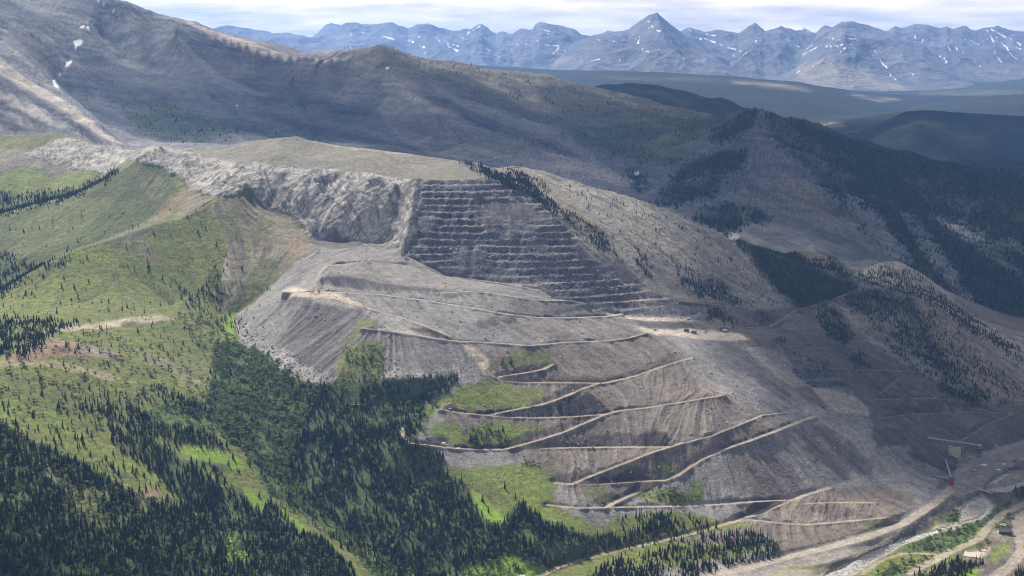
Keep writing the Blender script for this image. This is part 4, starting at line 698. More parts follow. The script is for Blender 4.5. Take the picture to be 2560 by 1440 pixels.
# ---------------------------------------------------------------- country beyond: forested hills, plateau, far ranges
def curve(s):
    P = np.array(pts(s)); return P[:, 0], P[:, 1]
def ridge(name, crest, Y0, depth, base_z, material, colour, na=700, ny=160, rough=.035, spur=.5, spur_w=.03, back=.35, seed=1, sharp=1.25, x0=-350, x1=2910, cover=None, jag=0.0):
    """a range as real relief: crest line at distance Y0, long foreslope with spurs and gullies, shorter lee slope"""
    px = np.linspace(x0, x1, na); cx, cy = curve(crest)
    cyv = np.interp(px, cx, cy)
    a, t = ray(px, cyv)
    t_ = np.concatenate([np.linspace(-1, 0, ny), np.linspace(0, back, ny // 4)[1:]])
    Yg = Y0 + t_ * depth
    A_, Y_ = np.meshgrid(a, Yg); T_ = np.repeat(t_[:, None], na, 1); X_ = A_ * Y_
    top = (t * Y0)[None, :]
    d = np.abs(T_) / np.where(T_ < 0, 1, back)
    w = np.sqrt(np.clip(d, 0, 1))
    wx = X_ + depth * .10 * fbm(X_, Y_, depth * .5, 3, seed + 3) * w
    sp = fbm(wx, Y_ * .35, depth * spur_w * 8, 4, seed + 5, .48, True)
    mound = np.clip(1 - d ** sharp, 0, 1)
    e = top - base_z
    z = base_z + e * (mound * (1 - spur * w * (1 - mound) * 0) ) + e * spur * (sp - .25) * w * mound * 1.2
    z += e * rough * fbm(X_, Y_, depth * .12, 5, seed + 9, .6) * (w * .9 + .10)
    z += jag * fbm(X_, Y_ * .3, depth * .03, 3, seed + 15) * np.exp(-(d / .08) ** 2)
    z = np.where(T_ == 0, np.maximum(z, top - jag * .6), z)
    z = np.maximum(z, base_z - 60)
    pxs, pys = project(X_, Y_, z)
    sel = np.full(z.shape, True)
    colr = np.array(colour)[None, None] * (1 + .22 * fbm(X_, Y_, depth * .09, 4, seed + 21))[..., None]
    rk = np.zeros(z.shape); vg = np.zeros(z.shape); sn = np.zeros(z.shape)
    if cover: colr, rk, vg, sn = cover(X_, Y_, z, pxs, pys, T_, colr, seed)
    co = np.stack([X_, Y_, z], -1).reshape(-1, 3); Fg = faces_grid(*z.shape)
    at_ = {'cover': colr.reshape(-1, 3).clip(.01, .85), 'veg': vg.reshape(-1), 'rock': rk.reshape(-1)}
    fs = q4(sn > .5)
    for nm, s, m_ in ((name, ~fs, material), ('snow', fs, m_snow)):
        if not s.any(): continue
        u, inv = np.unique(Fg[s], return_inverse=True)
        link(nm, mesh_from(nm, co[u], inv.reshape(-1, 4), m_, True, {k: v[u] for k, v in at_.items()}), kind='structure')
    return X_, Y_, z
m_hill = ground_material('forest_hill_cover', 6.0, 1.0); m_far = ground_material('far_range_cover', 14.0, 1.0)
def snow_strokes(px, py, strokes):
    s = np.zeros(px.shape)
    for x0, y0, x1, y1, w in strokes:
        vx, vy = x1 - x0, y1 - y0; L = vx * vx + vy * vy + 1e-6
        t = np.clip(((px - x0) * vx + (py - y0) * vy) / L, 0, 1)
        d = np.hypot(px - x0 - t * vx, py - y0 - t * vy)
        s = np.maximum(s, d < w * (.55 + .45 * np.sin(3 + t * 5)) * .45 + .35)
    return s
def hill_cover(light):
    def f(X, Y, z, px, py, T, col, seed):
        g = fbm(X, Y, 900, 4, seed + 2)
        col = col * (1 + .35 * g[..., None])
        for poly, c, a in light:
            m = np.zeros((CH, CW), np.float32); stamp(m, pts(poly), 1, 1, 2.5)
            k = lookup(m, px + 14 * fbm(X, Y, 300, 3, 5), py + 3 * fbm(X, Y, 300, 3, 7)) * a
            k = k * np.clip(.6 + fbm(X, Y, 250, 3, seed + 4), 0, 1)
            col = col + (np.array(c) - col) * k[..., None]
        return col, np.zeros(z.shape), np.zeros(z.shape), np.zeros(z.shape)
    return f
ridge('hill', "-350,420 1380,262 1440,240 1465,226 1490,220 1520,217 1580,214 1640,212 1670,219 1700,228 1740,238 1770,250 1785,246 1805,244 1830,257 1870,274 1920,285 1990,310 2100,352 2910,420", 10800, 2600, -700, m_hill, (.026, .034, .018), seed=101, cover=hill_cover([("1470,226 1600,216 1700,228 1690,240 1560,232", (.09, .09, .055), .5), ("1620,225 1680,235 1740,262 1700,262", (.10, .095, .07), .5)]))
ridge('hill', "-350,440 1900,400 1990,362 2060,345 2110,336 2150,328 2190,314 2230,298 2265,287 2300,281 2340,279 2400,281 2480,286 2560,290 2910,300", 9700, 2700, -760, m_hill, (.018, .026, .015), seed=131, cover=hill_cover([("2300,300 2400,310 2500,360 2420,380 2330,340", (.055, .07, .035), .5)]))
ridge('hill', "-350,380 1900,330 2000,318 2060,306 2100,297 2150,291 2200,284 2240,281 2275,283 2320,292 2420,300 2910,310", 12600, 2200, -640, m_hill, (.022, .030, .018), seed=151, cover=hill_cover([("2030,315 2080,305 2110,307 2112,317 2070,322 2020,322", (.33, .30, .24), 1.0), ("2110,332 2150,328 2220,328 2200,338 2120,348", (.22, .21, .15), .9)]))
ridge('plateau', "-350,175 900,140 1080,152 1220,166 1400,175 1560,178 1700,183 1800,190 1900,198 2000,207 2060,218 2130,228 2250,238 2400,242 2560,240 2910,235", 17500, 5200, -760, m_hill, (.017, .025, .018), seed=171, sharp=1.6, spur=.18, rough=.02, cover=hill_cover([("1500,190 1750,193 1900,207 1740,206 1560,200", (.10, .115, .06), .7), ("1820,200 1950,208 2020,220 2030,230 1960,222 1840,210", (.26, .24, .19), .9), ("2120,232 2220,244 2260,250 2200,256 2140,242", (.24, .22, .18), .8)]))
ridge('plateau', "-350,240 1700,236 2000,224 2200,226 2330,224 2420,221 2500,206 2560,198 2910,165", 21500, 4000, -640, m_hill, (.035, .047, .030), seed=181, sharp=1.6, spur=.2, rough=.03, cover=hill_cover([("2300,226 2560,225 2560,240 2300,238", (.14, .15, .09), .7)]))
ridge('hill', "-350,300 2000,298 2250,270 2400,250 2480,240 2560,236 2910,225", 15500, 2600, -700, m_hill, (.022, .030, .018), seed=191, cover=hill_cover([]))
FAR1 = "-350,150 480,90 560,72 580,69 595,68 620,73 660,77 700,85 740,93 773,97 800,92 840,82 858,66 868,64 882,62 900,66 920,70 940,66 959,62 980,63 1000,71 1019,79 1030,73 1040,66 1055,64 1068,65 1082,70 1096,74 1124,81 1142,78 1159,72 1177,74 1187,65 1205,63 1222,73 1240,86 1258,84 1281,91 1290,84 1300,79 1332,77 1339,63 1349,58 1370,60 1392,65 1413,70 1430,77 1448,88 1476,93 1504,87 1560,86 1620,82 1690,86 1708,77 1725,70 1741,75 1765,83 1780,84 1818,82 1845,85 1858,78 1870,71 1885,68 1900,73 1912,79 1920,77 1934,73 1952,71 1969,79 1990,84 2040,88 2061,70 2075,72 2110,84 2180,88 2219,84 2237,72 2254,76 2286,67 2314,69 2349,75 2367,70 2381,74 2405,73 2434,77 2465,72 2493,71 2518,79 2560,83 2700,90 2910,80"
FAR2 = "-350,260 1280,240 1380,150 1440,108 1476,95 1504,87 1540,81 1571,74 1581,67 1606,53 1618,44 1627,41 1645,44 1669,58 1690,73 1704,83 1730,98 1780,120 1850,160 1920,190 1990,150 2040,95 2061,78 2075,72 2096,58 2106,54 2117,52 2142,60 2180,74 2219,86 2250,95 2300,110 2400,150 2560,200 2910,240"
BACK = "-350,130 700,125 780,94 792,82 805,70 815,62 823,58 844,60 858,65 880,72 940,110 1900,120 1980,84 1996,75 2008,69 2022,76 2040,86 2080,110 2910,110"
SN1 = [(870,70,878,88,4),(905,80,985,98,3),(868,92,880,124,2.5),(1046,82,1048,92,4),(1020,100,1032,105,5),(1050,115,1062,118,4),(1058,120,1062,134,2.5),(1092,95,1100,104,3),(1112,100,1122,112,3),(1128,105,1135,113,3),(1120,117,1142,126,6),(1135,112,1148,116,3),(1158,95,1172,82,5),(1180,78,1200,66,2.5),(1192,98,1200,100,3),(1215,122,1226,128,3),(1238,136,1246,142,3),(1276,112,1280,128,2.5),(1290,103,1293,112,3),(1316,100,1318,112,3),(1338,99,1344,104,3),(1350,72,1375,78,3),(1360,84,1372,86,3),(1362,112,1376,114,3),(1384,113,1396,115,4),(1384,132,1396,120,5),(1408,124,1424,138,3),
 (1722,71,1727,76,5),(1740,93,1752,98,5),(1760,96,1786,106,6),(1765,86,1788,88,4),(1800,112,1840,124,4),(1840,124,1852,128,3),(1832,128,1834,140,3),(1880,116,1890,103,4),(1860,138,1866,132,4),(1905,115,1908,122,2.5),(1983,118,1996,116,4),(1700,138,1708,148,3),(1750,126,1756,137,3),(1724,156,1726,160,3),
 (2286,90,2292,118,9),(2306,98,2311,128,8),(2342,138,2346,142,6),(2358,146,2366,156,7),(2362,106,2376,126,3),(2378,98,2392,126,3.5),(2388,140,2396,150,2.5),(2402,124,2408,132,2.5),(2412,92,2414,98,3),(2426,100,2448,112,3),(2468,76,2484,104,6),(2480,74,2512,92,7),(2490,92,2520,125,4),(2526,95,2552,112,5),(2486,128,2504,156,4),(2520,130,2545,146,2.5),(2540,118,2552,122,5),(2450,160,2452,166,3),(2230,112,2236,120,2.5),(2262,140,2268,150,2.5)]
SN2 = [(1612,52,1622,55,3),(1620,60,1632,68,5),(1622,70,1650,77,4),(1600,90,1596,108,5),(1584,92,1588,96,3),(1606,122,1622,128,4),(1524,103,1536,103,3),(1492,98,1498,101,3),(1640,120,1648,124,3),(1698,138,1710,148,3),(1478,152,1500,148,2.5),(1545,145,1550,152,3),
 (2112,54,2122,56,3),(2074,96,2084,97,4),(2092,100,2140,96,4),(2064,110,2068,116,5),(2070,110,2078,116,4),(2088,114,2094,116,5),(2100,114,2106,112,5),(2116,112,2130,112,5),(2104,130,2112,122,7),(2040,118,1992,146,3),(2030,112,1996,140,2.5),(1988,132,1962,156,3),(2186,126,2216,170,4.5),(2222,180,2226,188,4),(2228,192,2238,200,3),(1990,182,1996,178,4),(2030,165,2034,164,4),(2044,164,2048,164,3),(1868,174,1872,172,3),(2278,182,2284,186,4)]
def far_cover(strokes, scree):
    def f(X, Y, z, px, py, T, col, seed):
        low = sstep(-.25, -.8, T)[..., None]
        talus = sstep(0, .5, fbm(X, Y * .4, 1500, 4, seed + 2))[..., None]
        col = col + (np.array((.215, .195, .165)) - col) * (low * talus * .7)
        gr = (sstep(.05, .45, fbm(X, Y, 2600, 3, seed + 6)) * sstep(-.35, -.9, T))[..., None]
        col = col + (np.array((.085, .10, .055)) - col) * gr * .8
        bands = fbm(X * .15, z * 6 + X * .05, 900, 3, seed + 8)[..., None]
        col = col * (1 + .45 * np.clip(bands, -.6, .6) * (1 - low))
        for poly, c, a in scree:
            m = np.zeros((CH, CW), np.float32); stamp(m, pts(poly), 1, 1, 5)
            k = lookup(m, px + 12 * fbm(X, Y, 800, 3, 5), py + 8 * fbm(X, Y, 800, 3, 7)) * a
            col = col + (np.array(c) - col) * k[..., None]
        sx = px + 5 * fbm(X, Y, 500, 3, seed + 12); sy = py + 3 * fbm(X, Y, 500, 3, seed + 13)
        sn = snow_strokes(sx, sy, strokes)
        return col, np.full(z.shape, .8), np.zeros(z.shape), sn
    return f
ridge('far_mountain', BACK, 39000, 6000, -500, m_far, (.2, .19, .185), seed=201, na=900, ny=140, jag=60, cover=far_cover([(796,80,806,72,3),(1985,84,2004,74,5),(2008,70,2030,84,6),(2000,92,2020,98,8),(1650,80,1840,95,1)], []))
ridge('far_mountain', FAR1, 31000, 7600, -760, m_far, (.165, .172, .185), seed=211, na=2000, ny=300, spur=.55, spur_w=.022, jag=45, cover=far_cover(SN1, [("2340,110 2480,100 2560,140 2560,170 2400,160", (.11, .11, .11), .4)]))  # rock grey turned slightly blue, some haze tint put into the colour
ridge('far_mountain', FAR2, 27500, 6800, -760, m_far, (.160, .167, .18), seed=221, na=2000, ny=300, spur=.5, spur_w=.022, jag=25, cover=far_cover(SN2, [("1985,170 2030,150 2100,152 2170,185 2260,222 2080,226 2000,200", (.30, .27, .22), .7), ("2160,180 2220,195 2280,226 2200,226", (.34, .30, .24), .6), ("1290,160 1380,135 1440,140 1400,165 1340,172", (.26, .235, .19), .5)]))  # same grey with a touch of haze blue in it
# the plain everything stands on, out to the horizon
g = np.linspace(-120000, 120000, 60); X_, Y_ = np.meshgrid(g, np.linspace(-60000, 160000, 60))
link('plain', mesh_from('plain', np.stack([X_, Y_, np.full(X_.shape, -905.0)], -1).reshape(-1, 3), faces_grid(60, 60), m_hill, True, {'cover': np.tile(np.array((.05, .06, .035)), (3600, 1)), 'veg': np.zeros(3600), 'rock': np.zeros(3600)}), kind='structure')
# ---------------------------------------------------------------- camera, sun, sky, haze
cam = bpy.data.cameras.new('camera'); cam.sensor_width = 36; cam.lens = 36 * F / 2560; cam.clip_start = 5; cam.clip_end = 400000
co_ = bpy.data.objects.new('camera', cam); C.objects.link(co_); co_.rotation_euler = (math.pi / 2 - PITCH, 0, 0)
sc = bpy.context.scene; sc.camera = co_
SUN_AZ, SUN_EL = math.radians(-28), math.radians(41)      # azimuth from +Y towards +X
sun_dir = Vector((math.sin(SUN_AZ) * math.cos(SUN_EL), math.cos(SUN_AZ) * math.cos(SUN_EL), math.sin(SUN_EL)))
sl = bpy.data.lights.new('sun', 'SUN'); sl.energy = 5.0; sl.angle = math.radians(.55); sl.color = (1.0, .92, .80)
so = bpy.data.objects.new('sun', sl); C.objects.link(so); so.rotation_euler = sun_dir.to_track_quat('Z', 'Y').to_euler()
w = bpy.data.worlds.new('World'); sc.world = w; w.use_nodes = True; nt = w.node_tree
bg = nt.nodes['Background']
sky = nd(nt, 'ShaderNodeTexSky', sky_type='NISHITA'); sky.sun_disc = False; sky.sun_elevation = SUN_EL; sky.sun_rotation = SUN_AZ; sky.altitude = 2200; sky.air_density = 1; sky.dust_density = 1.2
geo = nd(nt, 'ShaderNodeTexCoord').outputs['Generated']
sep = nd(nt, 'ShaderNodeSeparateXYZ'); nt.links.new(geo, sep.inputs[0])
# cloud deck: project the direction onto a plane above, so clouds flatten towards the horizon
den = math_(nt, 'ADD', math_(nt, 'MAXIMUM', sep.outputs[2], 0.0), .10)
cv = nd(nt, 'ShaderNodeCombineXYZ')
nt.links.new(math_(nt, 'DIVIDE', sep.outputs[0], den), cv.inputs[0]); nt.links.new(math_(nt, 'DIVIDE', sep.outputs[1], den), cv.inputs[1])
nA = noise(nt, cv.outputs[0], 1.5, 7, .6); nB = noise(nt, cv.outputs[0], .5, 5, .6)
lit = ramp(nt, nA, .36, .66, 0, 1); big = ramp(nt, nB, .35, .65, 0, 1)
CLOUD_D, CLOUD_L = (16.5, 14.4, 11.2), (37, 30.5, 20.5)
cl = mixc(nt, lit, CLOUD_D, CLOUD_L); cl = mixc(nt, math_(nt, 'MULTIPLY', big, .45), cl, (24, 22.5, 19.5))
cover_ = math_(nt, 'MULTIPLY', ramp(nt, noise(nt, cv.outputs[0], .33, 5, .6), .30, .50, .92, 1.0), ramp(nt, sep.outputs[2], .04, .30, 1.0, .12))
nt.links.new(mixc(nt, cover_, sky.outputs[0], cl), bg.inputs['Color']); bg.inputs['Strength'].default_value = .050
m_haze = bpy.data.materials.new('haze_air'); m_haze.use_nodes = True; nt = m_haze.node_tree; nt.nodes.clear()
pv = nd(nt, 'ShaderNodeVolumePrincipled'); pv.inputs['Color'].default_value = (.19, .42, 1.0, 1); pv.inputs['Density'].default_value = 2.6e-5; pv.inputs['Anisotropy'].default_value = .25
nt.links.new(pv.outputs[0], nd(nt, 'ShaderNodeOutputMaterial').inputs['Volume'])
bm = bmesh.new(); bmesh.ops.create_cube(bm, size=1)
for v in bm.verts: v.co = Vector((v.co.x * 90000, v.co.y * 60000 + 24000, -907 + (v.co.z + .5) * 1650))
me = bpy.data.meshes.new('haze'); bm.to_mesh(me); bm.free(); me.materials.append(m_haze)
link('haze', me, kind='stuff')
sc.view_settings.view_transform = 'Standard'; sc.view_settings.look = 'None'; sc.view_settings.exposure = .80; sc.view_settings.gamma = 1
sc.cycles.max_bounces = 4; sc.cycles.diffuse_bounces = 2; sc.cycles.transparent_max_bounces = 12; sc.cycles.volume_bounces = 0; sc.cycles.use_denoising = True
sc.cycles.sample_clamp_indirect = 4; sc.cycles.filter_width = 1.1
# ---------------------------------------------------------------- clouds above the picture: they throw the soft shade on the mountains
m_cloud, nt, b = mat('cloud_vapour')
b.inputs['Base Color'].default_value = (.9, .9, .92, 1)
tr_ = nd(nt, 'ShaderNodeBsdfTransparent'); mx = nd(nt, 'ShaderNodeMixShader'); lw = nd(nt, 'ShaderNodeLayerWeight', Blend=.5)
pos = nd(nt, 'ShaderNodeNewGeometry').outputs['Position']
fac = math_(nt, 'MULTIPLY', ramp(nt, lw.outputs['Facing'], .25, .85, .34, 0.0), ramp(nt, noise(nt, pos, .0016, 5, .65), .32, .55, .45, 1.0))
fac = math_(nt, 'MULTIPLY', fac, nd(nt, 'ShaderNodeObjectInfo').outputs['Alpha'])
nt.links.new(fac, mx.inputs[0]); nt.links.new(tr_.outputs[0], mx.inputs[1]); nt.links.new(b.outputs[0], mx.inputs[2])
nt.links.new(mx.outputs[0], nt.nodes['Material Output'].inputs['Surface'])
def cloud(x, y, z, rx, ry, seed, alt=2500, dense=1.0):
    r = random.Random(seed); bm = bmesh.new()
    parts = [(0, 0, 1.0, 1.0)] + [(r.uniform(-.75, .75), r.uniform(-.75, .75), r.uniform(.35, .6), r.uniform(.5, .9)) for _ in range(5)]
    for ox, oy, s, hz in parts:
        got = bmesh.ops.create_icosphere(bm, subdivisions=4, radius=1)
        for v in got['verts']:
            n = v.co.copy(); k = 1 + .16 * math.sin(n.x * 5 + seed + ox * 9) * math.cos(n.y * 4.3 + seed) + .07 * math.sin(n.x * 13 + n.y * 11 + n.z * 7)
            v.co = Vector(((ox + n.x * s * k) * rx, (oy + n.y * s * k) * ry, n.z * k * hz * 260 if n.z > 0 else n.z * k * 90))
    me = bpy.data.meshes.new('cloud'); bm.to_mesh(me); bm.free(); me.materials.append(m_cloud)
    me.polygons.foreach_set('use_smooth', np.ones(len(me.polygons), bool))
    o = link('cloud', me, kind='structure'); o.color = (1, 1, 1, dense); t = (alt - z) / sun_dir.z
    o.location = Vector((x, y, z)) + sun_dir * t
for k, (c, d) in enumerate([((-800, 6600, -200, 1200, 700), .95), ((-300, 6500, -250, 800, 600), .8), ((600, 6600, -350, 900, 900), 1.35), ((450, 5300, -440, 950, 700), 1.2), ((1000, 7600, -300, 800, 1000), 1.25), ((900, 3480, -640, 430, 720), 1.2), ((1300, 3300, -700, 520, 620), .7),
                                ((1500, 4900, -560, 900, 900), 1.2), ((800, 5200, -500, 420, 600), 1.2), ((900, 3000, -740, 260, 200), 1.3), ((-640, 1950, -650, 240, 230), 1.2), ((2600, 10600, -600, 2400, 1700), 1.2), ((2250, 8600, -650, 1400, 1000), 1.4), ((1700, 6300, -500, 900, 700), 1.3)]):
    cloud(*c, seed=k + 3, dense=d)
# ---------------------------------------------------------------- trees, bushes, boulders
m_con, nt, b = mat('conifer_needles')
rnd = nd(nt, 'ShaderNodeObjectInfo').outputs['Random']
gp = nd(nt, 'ShaderNodeNewGeometry').outputs['Position']
c1 = mixc(nt, ramp(nt, rnd, .35, 1.0, 0, 1), (.026, .033, .010), (.092, .098, .027))
c1 = scale_col(nt, c1, ramp(nt, noise(nt, gp, .9, 3, .7), .3, .7, .55, 1.5))
nt.links.new(mixc(nt, ramp(nt, noise(nt, gp, .012, 2, .5), .5, .62, 0, .45), c1, (.048, .040, .020)), b.inputs['Base Color'])
m_leaf, nt, b = mat('broad_leaves')
rnd = nd(nt, 'ShaderNodeObjectInfo').outputs['Random']; gp = nd(nt, 'ShaderNodeNewGeometry').outputs['Position']
c1 = mixc(nt, rnd, (.095, .130, .045), (.215, .270, .100))
nt.links.new(scale_col(nt, c1, ramp(nt, noise(nt, gp, 1.1, 2, .6), .3, .7, .6, 1.4)), b.inputs['Base Color'])
b.inputs['Roughness'].default_value = .6
tl = nd(nt, 'ShaderNodeBsdfTranslucent'); mx = nd(nt, 'ShaderNodeMixShader'); mx.inputs[0].default_value = .5
nt.links.new(b.inputs['Base Color'].links[0].from_socket, tl.inputs['Color']); nt.links.new(b.outputs[0], mx.inputs[1]); nt.links.new(tl.outputs[0], mx.inputs[2]); nt.links.new(mx.outputs[0], nt.nodes['Material Output'].inputs['Surface'])
m_bark, nt, b = mat('bark'); b.inputs['Base Color'].default_value = (.085, .068, .052, 1)
m_rock, nt, b = mat('boulder_stone')
rnd = nd(nt, 'ShaderNodeObjectInfo').outputs['Random']; gp = nd(nt, 'ShaderNodeNewGeometry').outputs['Position']
nt.links.new(scale_col(nt, mixc(nt, rnd, (.20, .19, .18), (.46, .43, .39)), ramp(nt, noise(nt, gp, 1.5, 3, .6), .3, .7, .7, 1.3)), b.inputs['Base Color'])
def conifer_crown(seed, wide):
    r = random.Random(seed); V = []; T = []
    tiers = 9
    lean = (r.uniform(-.02, .02), r.uniform(-.02, .02))
    for k in range(tiers):
        f = k / (tiers - 1)
        zb = .06 + .84 * f ** .92; rad = wide * (1 - f) ** .85 * r.uniform(.78, 1.2) + .012; zt = zb + .16 + .05 * (1 - f)
        n = 9 if k < 5 else 7; c0 = len(V); V.append((lean[0] * zt, lean[1] * zt, min(zt, 1.0)))
        for i in range(n):
            a = 2 * math.pi * (i + .5 * (k % 2) + r.uniform(-.25, .25)) / n
            rr = rad * (r.uniform(.72, 1.25) if i % 2 == 0 else r.uniform(.32, .55))
            V.append((rr * math.cos(a) + lean[0] * zb, rr * math.sin(a) + lean[1] * zb, zb - rr * .45 * r.uniform(.4, 1.3)))
        for i in range(n): T.append((c0, c0 + 1 + i, c0 + 1 + (i + 1) % n))
    return mesh_from('crown', np.array(V), np.array(T), m_con, False)
def trunk_mesh(r0, r1, h, n=6):
    V = [(r0 * math.cos(2 * math.pi * i / n), r0 * math.sin(2 * math.pi * i / n), -.06) for i in range(n)] + [(r1 * math.cos(2 * math.pi * i / n), r1 * math.sin(2 * math.pi * i / n), h) for i in range(n)]
    return mesh_from('trunk', np.array(V), np.array([(i, (i + 1) % n, n + (i + 1) % n, n + i) for i in range(n)]), m_bark)
def leaf_crown(seed, tall):
    r = np.random.default_rng(seed); V = []; T = []
    lobes = [(r.normal(0, .16), r.normal(0, .16), r.uniform(.35, .85) * tall, r.uniform(.16, .30)) for _ in range(9)]
    for _ in range(150):
        cx, cy, cz, rr = lobes[r.integers(len(lobes))]
        d = r.normal(size=3); d /= np.linalg.norm(d); p = np.array((cx, cy, cz)) + d * rr * r.uniform(.6, 1.0) * (1, 1, .9)
        u = r.normal(size=3); u -= u @ d * d * .7; u /= np.linalg.norm(u); v = np.cross(u, d); s = r.uniform(.05, .10)
        k = len(V); V += [p + s * u, p + s * v, p - s * u, p - s * v]; T += [(k, k + 1, k + 2), (k, k + 2, k + 3)]
    return mesh_from('crown', np.array(V), np.array(T), m_leaf, False)
def rock_mesh(seed):
    r = random.Random(seed); bm = bmesh.new(); bmesh.ops.create_icosphere(bm, subdivisions=2, radius=.5)
    pl = [(Vector((r.uniform(-1, 1), r.uniform(-1, 1), r.uniform(-.6, 1))).normalized(), r.uniform(.26, .42)) for _ in range(7)]
    for v in bm.verts:
        for n, d in pl:
            e = v.co.dot(n) - d
            if e > 0: v.co -= n * e
        v.co.z *= .8
    me = bpy.data.meshes.new('boulder'); bm.to_mesh(me); bm.free(); me.materials.append(m_rock); return me
CROWNS = [conifer_crown(s, w_) for s, w_ in ((1, .15), (2, .115), (3, .185), (4, .14), (5, .165), (6, .125))]
TRUNK = trunk_mesh(.017, .004, .9)
LEAFS = [leaf_crown(s, h) for s, h in ((11, 1.0), (12, 1.0), (13, 1.0))]
LTRUNK = trunk_mesh(.03, .012, .6)
RK = [rock_mesh(s) for s in range(4)]
cell = (dA * YY * dYr)
Dn = density(CON); Db = density(BUSH)
for c, a, s in NEAR:
    if c == 'glade': stamp(Dn, pts(s), .002, 1, 3)
for s in ("500,1158 560,1190 600,1215 560,1218 520,1202", "95,1165 125,1162 185,1215 240,1250 265,1285 255,1312 225,1300 190,1258 150,1222 100,1185", "333,1215 402,1212 410,1245 380,1262 340,1255", "1235,1190 1270,1215 1290,1250 1262,1250 1230,1215", "530,930 700,930 760,1050 720,1170 640,1140 560,1060"): stamp(Dn, pts(s), .004, 1, 3)
Dm = np.zeros((CH, CW), np.float32)
for c, a, s in MID:
    stamp(Dm, pts(s), {'mfor': .024, 'mgreen': .0008, 'mbrown': .0003}.get(c, 0), a, 9)
clump = np.clip(.95 + 1.9 * fbm(XX, YY, 45, 3, 71), .12, 1.9)
def scatter(dens, sel):
    n = rng.poisson(np.where(sel, dens, 0) * cell)
    i, j = np.nonzero(n); k = n[i, j]; i = np.repeat(i, k); j = np.repeat(j, k)
    fr = rng.random(len(i)); fc = rng.random(len(i))
    i1 = np.minimum(i + 1, NY - 1); j1 = np.minimum(j + 1, NA - 1)
    Yp = YV[i] * (1 - fr) + YV[i1] * fr; Xp = (AV[j] * (1 - fc) + AV[j1] * fc) * Yp
    Zp = (Zd[i, j] * (1 - fc) + Zd[i, j1] * fc) * (1 - fr) + (Zd[i1, j] * (1 - fc) + Zd[i1, j1] * fc) * fr
    return np.stack([Xp, Yp, Zp], -1)
clear = (roadm < .3) & (rivm < .3)
inview = (PX > -260) & (PX < 2820)
fr1, fr2 = 16 * fbm(XX, YY, 26, 3, 81), 12 * fbm(XX, YY, 26, 3, 82)
con = scatter(lookup(Dn, PX + warp * 1.2 + fr1, PY - 9 + warp2 * .8 + fr2) * clump * (1 + 1.5 * sstep(1100, 1250, PX) * sstep(1020, 990, PY)), isnear & clear & inview & (YY > 1500))
conm = scatter(lookup(Dm, PX + warp * 2 + fr1 + dpx * run, PY + warp2 + fr2 * .6 + dpy * run) * np.clip(.9 + 1.6 * fbm(XX, YY, 110, 4, 83), .1, 1.8), ~isnear & inview)
bush = scatter(lookup(Db, PX + warp * .8, PY - 4 + warp2 * .5) * clump, isnear & clear & inview & (YY > 1500))
Dr = density(ROCKS)
rk = scatter(lookup(Dr, PX + warp * .6, PY + warp2 * .4) * np.clip(.8 + 1.5 * fbm(XX, YY, 30, 3, 73), .05, 2.2), isnear & (roadm < .3) & inview)
def instancer(name, P, sizes, stretch, protos, label, category, seed):
    """one object of kind stuff: a point for every plant or stone, each carrying one of a few meshes"""
    r = np.random.default_rng(seed)
    me = bpy.data.meshes.new(name); me.vertices.add(len(P)); me.vertices.foreach_set('co', P.astype(np.float32).ravel())
    for k, v in (('size', sizes), ('wide', stretch), ('turn', r.uniform(0, 6.283, len(P))), ('lean', r.normal(0, .035, len(P)))):
        a = me.attributes.new(k, 'FLOAT', 'POINT'); a.data.foreach_set('value', np.asarray(v, np.float32))
    a = me.attributes.new('which', 'INT', 'POINT'); a.data.foreach_set('value', r.integers(0, len(protos), len(P)).astype(np.int32))
    o = link(name, me, kind='stuff', label=label, category=category)
    ng = bpy.data.node_groups.new(name, 'GeometryNodeTree')
    ng.interface.new_socket('Geometry', in_out='INPUT', socket_type='NodeSocketGeometry'); ng.interface.new_socket('Geometry', in_out='OUTPUT', socket_type='NodeSocketGeometry')
    gi = ng.nodes.new('NodeGroupInput'); go = ng.nodes.new('NodeGroupOutput'); iop = ng.nodes.new('GeometryNodeInstanceOnPoints'); jn = ng.nodes.new('GeometryNodeJoinGeometry')
    for p in reversed(protos):
        oi = ng.nodes.new('GeometryNodeObjectInfo'); oi.inputs['Object'].default_value = p
        g2 = ng.nodes.new('GeometryNodeGeometryToInstance'); ng.links.new(oi.outputs['Geometry'], g2.inputs[0]); ng.links.new(g2.outputs[0], jn.inputs[0])
    def attr(nm, t='FLOAT'):
        n = ng.nodes.new('GeometryNodeInputNamedAttribute'); n.data_type = t; n.inputs['Name'].default_value = nm; return n.outputs['Attribute']
    cx = ng.nodes.new('ShaderNodeCombineXYZ'); mu = ng.nodes.new('ShaderNodeMath'); mu.operation = 'MULTIPLY'
    ng.links.new(attr('size'), mu.inputs[0]); ng.links.new(attr('wide'), mu.inputs[1])
    ng.links.new(mu.outputs[0], cx.inputs[0]); ng.links.new(mu.outputs[0], cx.inputs[1]); ng.links.new(attr('size'), cx.inputs[2])
    rx = ng.nodes.new('ShaderNodeCombineXYZ'); ng.links.new(attr('lean'), rx.inputs[0]); ng.links.new(attr('turn'), rx.inputs[2])
    ng.links.new(gi.outputs[0], iop.inputs['Points']); ng.links.new(jn.outputs[0], iop.inputs['Instance'])
    iop.inputs['Pick Instance'].default_value = True; ng.links.new(attr('which', 'INT'), iop.inputs['Instance Index'])
    ng.links.new(cx.outputs[0], iop.inputs['Scale']); ng.links.new(rx.outputs[0], iop.inputs['Rotation'])
    ng.links.new(iop.outputs[0], go.inputs[0])
    md = o.modifiers.new('plants', 'NODES'); md.node_group = ng
    return o
